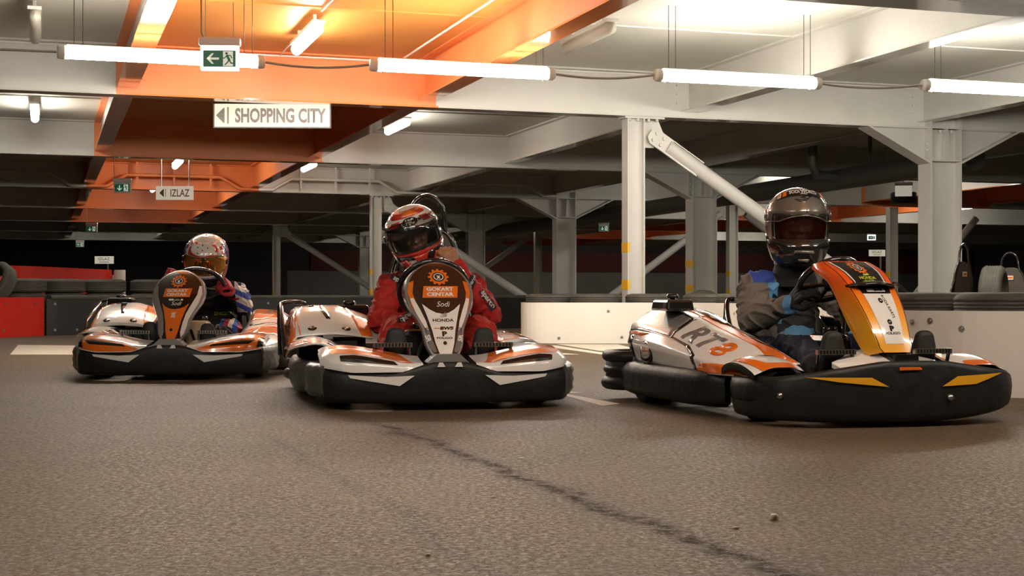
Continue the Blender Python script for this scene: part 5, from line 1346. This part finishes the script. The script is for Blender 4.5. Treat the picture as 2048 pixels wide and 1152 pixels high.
def driver(kp, label, sx, head, P, suit_mats, suit_pick, glove=None, bare=None, shoe_m='suit_black', hands=(), zs=1.0, kr=1.0):
    """P: joint positions in kart space"""
    loc, yaw = kp
    H = head_frame(Vector(head[0]), *head[1])
    bm_ = MB()
    hip = Vector((sx, .30, .19)); ch = Vector(P['chest']); nk = Vector(P['neck'])
    ell_loft(bm_, [(hip + Vector((0, 0, -.08)), .12, .10), (hip, .155, .12), (hip + Vector((0, .05, .12)), .135, .10), (ch, .160, .105), (ch + Vector((0, .0, .10)), .150, .09), (nk + Vector((0, .01, -.04)), .075, .06), (nk, .055, .055)])
    head_blobs(bm_, H); blob(bm_, [(nk + Vector((0, 0, -.02)), .056), (H @ Vector((0, .03, -.10)), .055)])
    for s in ('R', 'L'):
        sh, el, wr = (Vector(P[k + s]) for k in ('sh', 'el', 'wr')); kn, an = Vector(P['kn' + s]), Vector(P['an' + s]); hp = hip + Vector(((-.095 if s == 'R' else .095), -.02, 0))
        blob(bm_, [(nk + (sh - nk)*.45 + Vector((0, 0, -.03)), .055), (sh, .062), (sh.lerp(el, .5), .050), (el, .042)]); blob(bm_, [(el, .042), (el.lerp(wr, .35), .043), (wr, .028)])
        blob(bm_, [(hp, .095), (hp.lerp(kn, .5), .078), (kn, .058)]); blob(bm_, [(kn, .058), (kn.lerp(an, .35), .056), (an, .038)]); blob(bm_, [(an, .036), (an + Vector((0, -.05, .02)), .028), (an + Vector((0, -.072, .09)), .022)])
    for h in hands:
        hand(bm_, *h[:4], **h[4])
    body = bake(bm_, 'person', .0045 if bare else .0065, 2, None, None, None, ('skin',))
    body.location = loc; body.rotation_euler = (0, 0, R(yaw)); tag(body, label, 'person')
    # suit
    sm = MB(); g = .020
    ell_loft(sm, [(hip + Vector((0, 0, -.09)), .14, .12), (hip, .185, .15), (hip + Vector((0, .04, .12)), .170, .135), (ch, .185, .138), (ch + Vector((0, .0, .09)), .175, .12), (nk + Vector((0, .01, -.055)), .105, .085), (nk + Vector((0, 0, -.01)), .070, .068)])
    for s in ('R', 'L'):
        sh, el, wr = (Vector(P[k + s]) for k in ('sh', 'el', 'wr')); kn, an = Vector(P['kn' + s]), Vector(P['an' + s]); hp = hip + Vector(((-.095 if s == 'R' else .095), -.02, 0))
        blob(sm, [(nk + (sh - nk)*.45 + Vector((0, 0, -.045)), .075), (sh, .086), (sh.lerp(el, .5), .075), (el, .066)]); blob(sm, [(el, .066), (el.lerp(wr, .4), .062), (wr, .046)])
        blob(sm, [(hp, .118), (hp.lerp(kn, .5), .102*kr), (kn, .086*kr)]); blob(sm, [(kn, .086*kr), (kn.lerp(an, .4), .078*kr), (an, .060)])
    suit = bake(sm, 'racing_suit', .006, 5, wrinkle(), suit_pick, body, suit_mats)
    for s in ('R', 'L'):
        an = Vector(P['an' + s]); b = MB()
        blob(b, [(an + Vector((0, .04, .03)), .052), (an + Vector((0, .0, -.02)), .046)]); blob(b, [(an + Vector((0, -.01, -.02)), .044), (an + Vector((0, -.055, .02)), .042), (an + Vector((0, -.085, .10)), .038), (an + Vector((0, -.088, .15)), .030)])
        b.v = [((p[0] - an.x)*1.5 + an.x, p[1], p[2]) for p in b.v]
        sh_ = bake(b, 'shoe', .006, 2, None, lambda c_, an=an: 1 if c_.y < an.y - .105 else 0, body, (shoe_m, 'k_tyre'))
    if glove:
        for h in hands:
            gm = MB(); w_ = Vector(h[0]); kw = dict(h[4]); kw['sc'] = kw.get('sc', 1.0)*1.12
            hand(gm, h[0], h[1], h[2], h[3], **kw); el = Vector(P['el' + h[5]]); d = (el - w_).normalized(); blob(gm, [(w_, .036), (w_ + d*.07, .052)], 14)
            bake(gm, 'glove', .005, 1, None, None, body, (glove,))
    # eyes
    e = MB()
    for s in (-1, 1):
        p = H @ Vector((s*.031, -.083, .018)); q = MB(); blob(q, [((0, 0, 0), .0125)], 12); q.xf(Matrix.Translation(p)); e.add(q.v, q.f, 0)
        q = MB(); blob(q, [((0, 0, 0), .006)], 10); q.xf(Matrix.Translation(H @ Vector((s*.031, -.092, .018)))); e.add(q.v, q.f, 1)
    e.build('eyes', ['eye', 'iris'], body)
    return body, suit, H

# ---- driver 2: leaning in red, bare hand at the chin strap
P2 = dict(chest=(.07, .36, .42), neck=(.05, .33, .655), shR=(-.15, .33, .585), elR=(-.235, .16, .40), wrR=(-.07, -.04, .385), shL=(.285, .33, .585), elL=(.36, .12, .43), wrL=(.165, .03, .690),
          knR=(-.165, -.20, .335), anR=(-.225, -.60, .205), knL=(.245, -.20, .335), anL=(.205, -.60, .205))
red_h = [((.165, .03, .690), (-.40, -.25, .75), (-.55, .75, .35), 1, dict(sc=1.05, curl=(55, 70, 45)), 'L'), ((-.07, -.04, .385), (1, -.3, .0), (0, .3, -1), 1, dict(sc=1.0), 'R')]
d2, s2, H2 = driver(KP[2], 'driver in a red racing suit, helmet tilted, one bare hand at the chin strap', .07, ((-.035, .27, .875), (-3, 12, -19)), P2,
    ('suit_red', 'suit_darkred', 'suit_black'), lambda c_: 1 if (c_.y > .25 and c_.z > .63) else 0, None, True, 'suit_black', red_h, kr=1.2)
def rect(cx, cz, w_, h, rot=0): return move2(fill2d([[(-w_/2, -h/2), (w_/2, -h/2), (w_/2, h/2), (-w_/2, h/2)]]), cx, cz, rot)
patch(d2, s2, 'patches', [(rect(-.100, .610, .135, .042, -32), 0, .003, .015), (move2(text_tris('sparco', .040, bold=.0012, xs=1.0), -.102, .608, -32), 1, .006, .015), (rect(-.060, .655, .10, .012, -35), 1, .003, .015),
    (rect(.250, .612, .045, .09, -30), 0, .003, .015), (move2(text_tris('sparco', .030, bold=.001), .250, .612, 55), 1, .006, .015),
    (rect(.345, .515, .050, .13, 32), 0, .004, .015), (move2(text_tris('sparco', .042, bold=.0015), .345, .515, -52), 1, .007, .015),
    (rect(-.125, .425, .12, .022, 18), 0, .004, .015), (move2(text_tris('sparco', .030, bold=.0015), -.125, .425, 18), 1, .007, .015)], ['suit_black', 'suit_white'])
def S2(*p): return fill2d([list(p)])
hel2 = [(S2((-3.0, .02), (3.0, .02), (3.0, .10), (-3.0, .10)), 1, 0), (S2((-1.9, -.165), (1.9, -.165), (1.5, -.054), (-1.5, -.054)), 1, 0),
    (S2((-1.2, -.073), (0, -.088), (1.2, -.073), (1.3, -.053), (0, -.066), (-1.3, -.053)), 3, 1), (S2((-.30, -.085), (.30, -.085), (.20, -.11), (.14, -.155), (-.14, -.155), (-.20, -.11)), 3, 1.5),
    (S2((.45, -.15), (.70, -.155), (.85, -.10), (.60, -.095)), 3, 1), (S2((-.45, -.15), (-.70, -.155), (-.85, -.10), (-.60, -.095)), 3, 1),
    (S2((-1.0, .075), (-.55, .085), (-.45, .110), (-.9, .105)), 3, 1), (S2((.55, .078), (1.0, .075), (.9, .105), (.45, .110)), 3, 1), (S2((-.9, .120), (.9, .120), (1.6, .150), (-1.6, .150)), 3, 1), (S2((-.4, .128), (.6, .122), (.3, .145), (-.2, .146)), 5, 2),
    (S2((1.2, .03), (1.6, .03), (1.9, .10), (1.4, .10)), 2, 1), (S2((-1.6, .0), (-1.25, .03), (-1.3, .10), (-1.9, .09)), 2, 1),
    (fill2d([circ(0, .094, .36, .026)]), 2, 2), (fill2d([circ(0, .094, .33, .022)]), 1, 3), (([(p[0], p[1] + .094) for p in text_tris('HJC', .034, bold=.0018, xs=6.2)[0]], text_tris('HJC', .034, bold=.0018, xs=6.2)[1]), 2, 4)]
helmet(d2, H2, 'h_white', (-.052, .055, 1.05), hel2, 'visor_clear', 0, (-.058, .100), 1.32)
gl = MB()
for s in (-1, 1): gl.tube([H2 @ Vector((s*.034 + .027*math.cos(a), -.108 + .01*abs(s*.034 + .027*math.cos(a))*4, .016 + .019*math.sin(a))) for a in [2*math.pi*i/24 for i in range(24)]], .0022, n=6, loop=True); gl.tube([H2 @ Vector((s*.062, -.098, .018)), H2 @ Vector((s*.080, -.02, .015))], .002, n=6)
gl.tube([H2 @ Vector((-.008, -.106, .018)), H2 @ Vector((.008, -.106, .018))], .002, n=6); gl.build('glasses', ['h_dark'], d2)

# ---- driver 1: both red gloves high on the wheel
P1 = dict(chest=(.085, .36, .40), neck=(.085, .30, .60), shR=(-.085, .27, .545), elR=(-.19, .09, .50), wrR=(-.165, -.075, .635), shL=(.265, .27, .545), elL=(.330, .12, .455), wrL=(.285, -.075, .585),
          knR=(-.12, -.18, .33), anR=(-.16, -.60, .19), knL=(.275, -.18, .295), anL=(.21, -.60, .18))
h1 = [((-.165, -.075, .635), (.15, -.85, .5), (.9, .0, -.3), -1, dict(sc=1.0, curl=(50, 60, 40)), 'R'), ((.285, -.075, .585), (-.3, -.85, .35), (-.75, .0, -.5), 1, dict(sc=1.0, curl=(45, 60, 40)), 'L')]
def pick1(c_):
    if c_.z > .42 and c_.x > .30: return 1 if (math.sin(c_.z*70 + c_.x*40) > .2) else 2
    if c_.z > .60: return 3
    if c_.y < -.13 and c_.x > .2 and c_.z > .22 and c_.y > -.33:
        k = math.floor((c_.x - .2)/.028) % 3; return (2, 1, 4)[k]
    if c_.z > .40 and c_.x < -.12: return 1
    return 0
d1, s1, H1 = driver(KP[1], 'driver at the left bent over the wheel, red gloves, striped helmet with a gold visor', .085, ((.062, .20, .808), (-3, 22, 3)), P1,
    ('suit_black', 'suit_blue', 'suit_white', 'suit_navy', 'glove_red'), pick1, 'glove_red', None, 'suit_black', h1)
patch(d1, s1, 'patches', [(move2(text_tris('ENGIO', .032, bold=.0015, xs=1.2), .170, .405), 0, .006, .015)], ['k_green'])
hel1 = [(S2((-1.3, .052), (1.3, .052), (1.2, .14), (-1.2, .14)), 3, 0), (S2((-1.05, .055), (1.05, .055), (.9, .135), (-.9, .135)), 2, 1), (S2((-.78, .058), (.78, .058), (.86, .10), (.75, .140), (-.75, .140), (-.86, .10)), 3, 2),
    (fill2d([circ(0, .102, .70, .038)]), 2, 3), (S2((1.0, -.15), (1.5, -.15), (2.4, .05), (1.9, .12), (1.3, .03)), 3, 1), (S2((1.5, -.1), (1.9, -.1), (2.6, .08), (2.2, .12)), 4, 2), (S2((-1.0, -.15), (-1.5, -.15), (-2.4, .05), (-1.9, .12), (-1.3, .03)), 4, 1),
    (S2((1.35, .02), (1.5, .02), (1.6, .10), (1.3, .12)), 4, 3), (S2((-1.3, .02), (-1.15, .05), (-1.2, .12), (-1.5, .10)), 4, 3), (S2((-.9, -.155), (.9, -.155), (.9, -.09), (-.9, -.09)), 1, 1)]
for a, z in ((0, .100), (-.28, .113), (.28, .113), (-.02, .127), (-.22, .080), (.22, .080)): hel1.append((fill2d([circ(a, z, .035, .0045, 12)]), 1, 5))
helmet(d1, H1, 'h_white', (-.060, .050, 1.05), hel1, 'visor_gold', 0, (-.070, .055), 1.35)

# ---- driver 3: grey suit, black gloves, visor up
P3 = dict(chest=(.075, .36, .42), neck=(.080, .31, .665), shR=(-.105, .30, .575), elR=(-.215, .12, .415), wrR=(-.115, -.09, .50), shL=(.265, .30, .575), elL=(.330, .10, .43), wrL=(.185, -.09, .52),
          knR=(-.13, -.22, .315), anR=(-.22, -.60, .21), knL=(.26, -.22, .315), anL=(.22, -.60, .21))
h3 = [((-.115, -.09, .50), (.25, -.75, .6), (.85, .1, -.3), -1, dict(sc=1.0, curl=(45, 60, 40)), 'R'), ((.185, -.09, .52), (-.15, -.75, .55), (-.85, .1, -.3), 1, dict(sc=1.0, curl=(45, 60, 40)), 'L')]
def pick3(c_):
    if c_.y < -.10: return 4 if c_.z > .36 else 3
    if c_.y > .20 and c_.z > .60 and c_.x < -.03 and c_.x > -.15: return 1
    if .47 < c_.z < .60 and -.075 < c_.x < -.015 and c_.y < .32: return 4
    if c_.z > .40 and c_.z <= .47 and -.06 < c_.x < -.0: return 4
    if -.02 < c_.x < .2 and c_.y < .34: return 2
    if c_.z < .34: return 3
    return 0
d3, s3, H3 = driver(KP[3], 'driver in a grey suit with blue patches, black gloves on the wheel, visor raised', .075, ((.088, .235, .885), (-15, 6, 0)), P3,
    ('suit_grey', 'suit_blue', 'suit_black', 'suit_navy', 'suit_sky'), pick3, 'glove_black', None, 'suit_black', h3)
hel3 = [(S2((-1.2, -.165), (1.2, -.165), (1.35, -.06), (-1.35, -.06)), 1, 0), (S2((-.34, -.115), (.34, -.115), (.30, -.103), (-.30, -.103)), 7, 2), (S2((-.16, -.150), (.16, -.150), (.20, -.138), (-.20, -.138)), 7, 2),
    (S2((-2.6, -.16), (-1.25, -.16), (-1.4, -.05), (-2.4, -.02)), 1, 1), (S2((-.35, .118), (-.15, .108), (.1, .108), (.3, .120), (.1, .116), (-.15, .116)), 1, 2), (S2((-.1, .125), (.25, .120), (.6, .135), (.3, .150), (.2, .135)), 1, 2), (S2((.08, .060), (.11, .060), (.10, .078)), 1, 3)]
helmet(d3, H3, 'h_grey', (-.062, .050, 1.08), hel3, 'visor_smoke', 30, (-.045, .095), 1.32, extra=lambda mb, fn: None, sc=(1, 1, 1.10))
iv = MB(); fv = helmet_fn(-.004); iv.add([fv(-1.02 + 2.04*i/24, -.058 + .104*j/8) for i in range(25) for j in range(9)], [(i*9+j, i*9+j+1, (i+1)*9+j+1, (i+1)*9+j) for i in range(24) for j in range(8)]); iv.xf(H3 @ Matrix.Diagonal((1, 1, 1.10, 1)))
iv.build('face_shade_sheet', ['face_shade_tint'], [c for c in d3.children if c.name.startswith('helmet')][0])  # see-through dark sheet added in the helmet opening to shade the face
nb = MB(); ell_loft(nb, [((.085, .30, .58), .12, .11), ((.085, .27, .66), .095, .095), ((.088, .25, .73), .090, .09), ((.088, .245, .76), .088, .09)]); nb.build('neck_warmer', ['suit_black'], d3, sub=1)
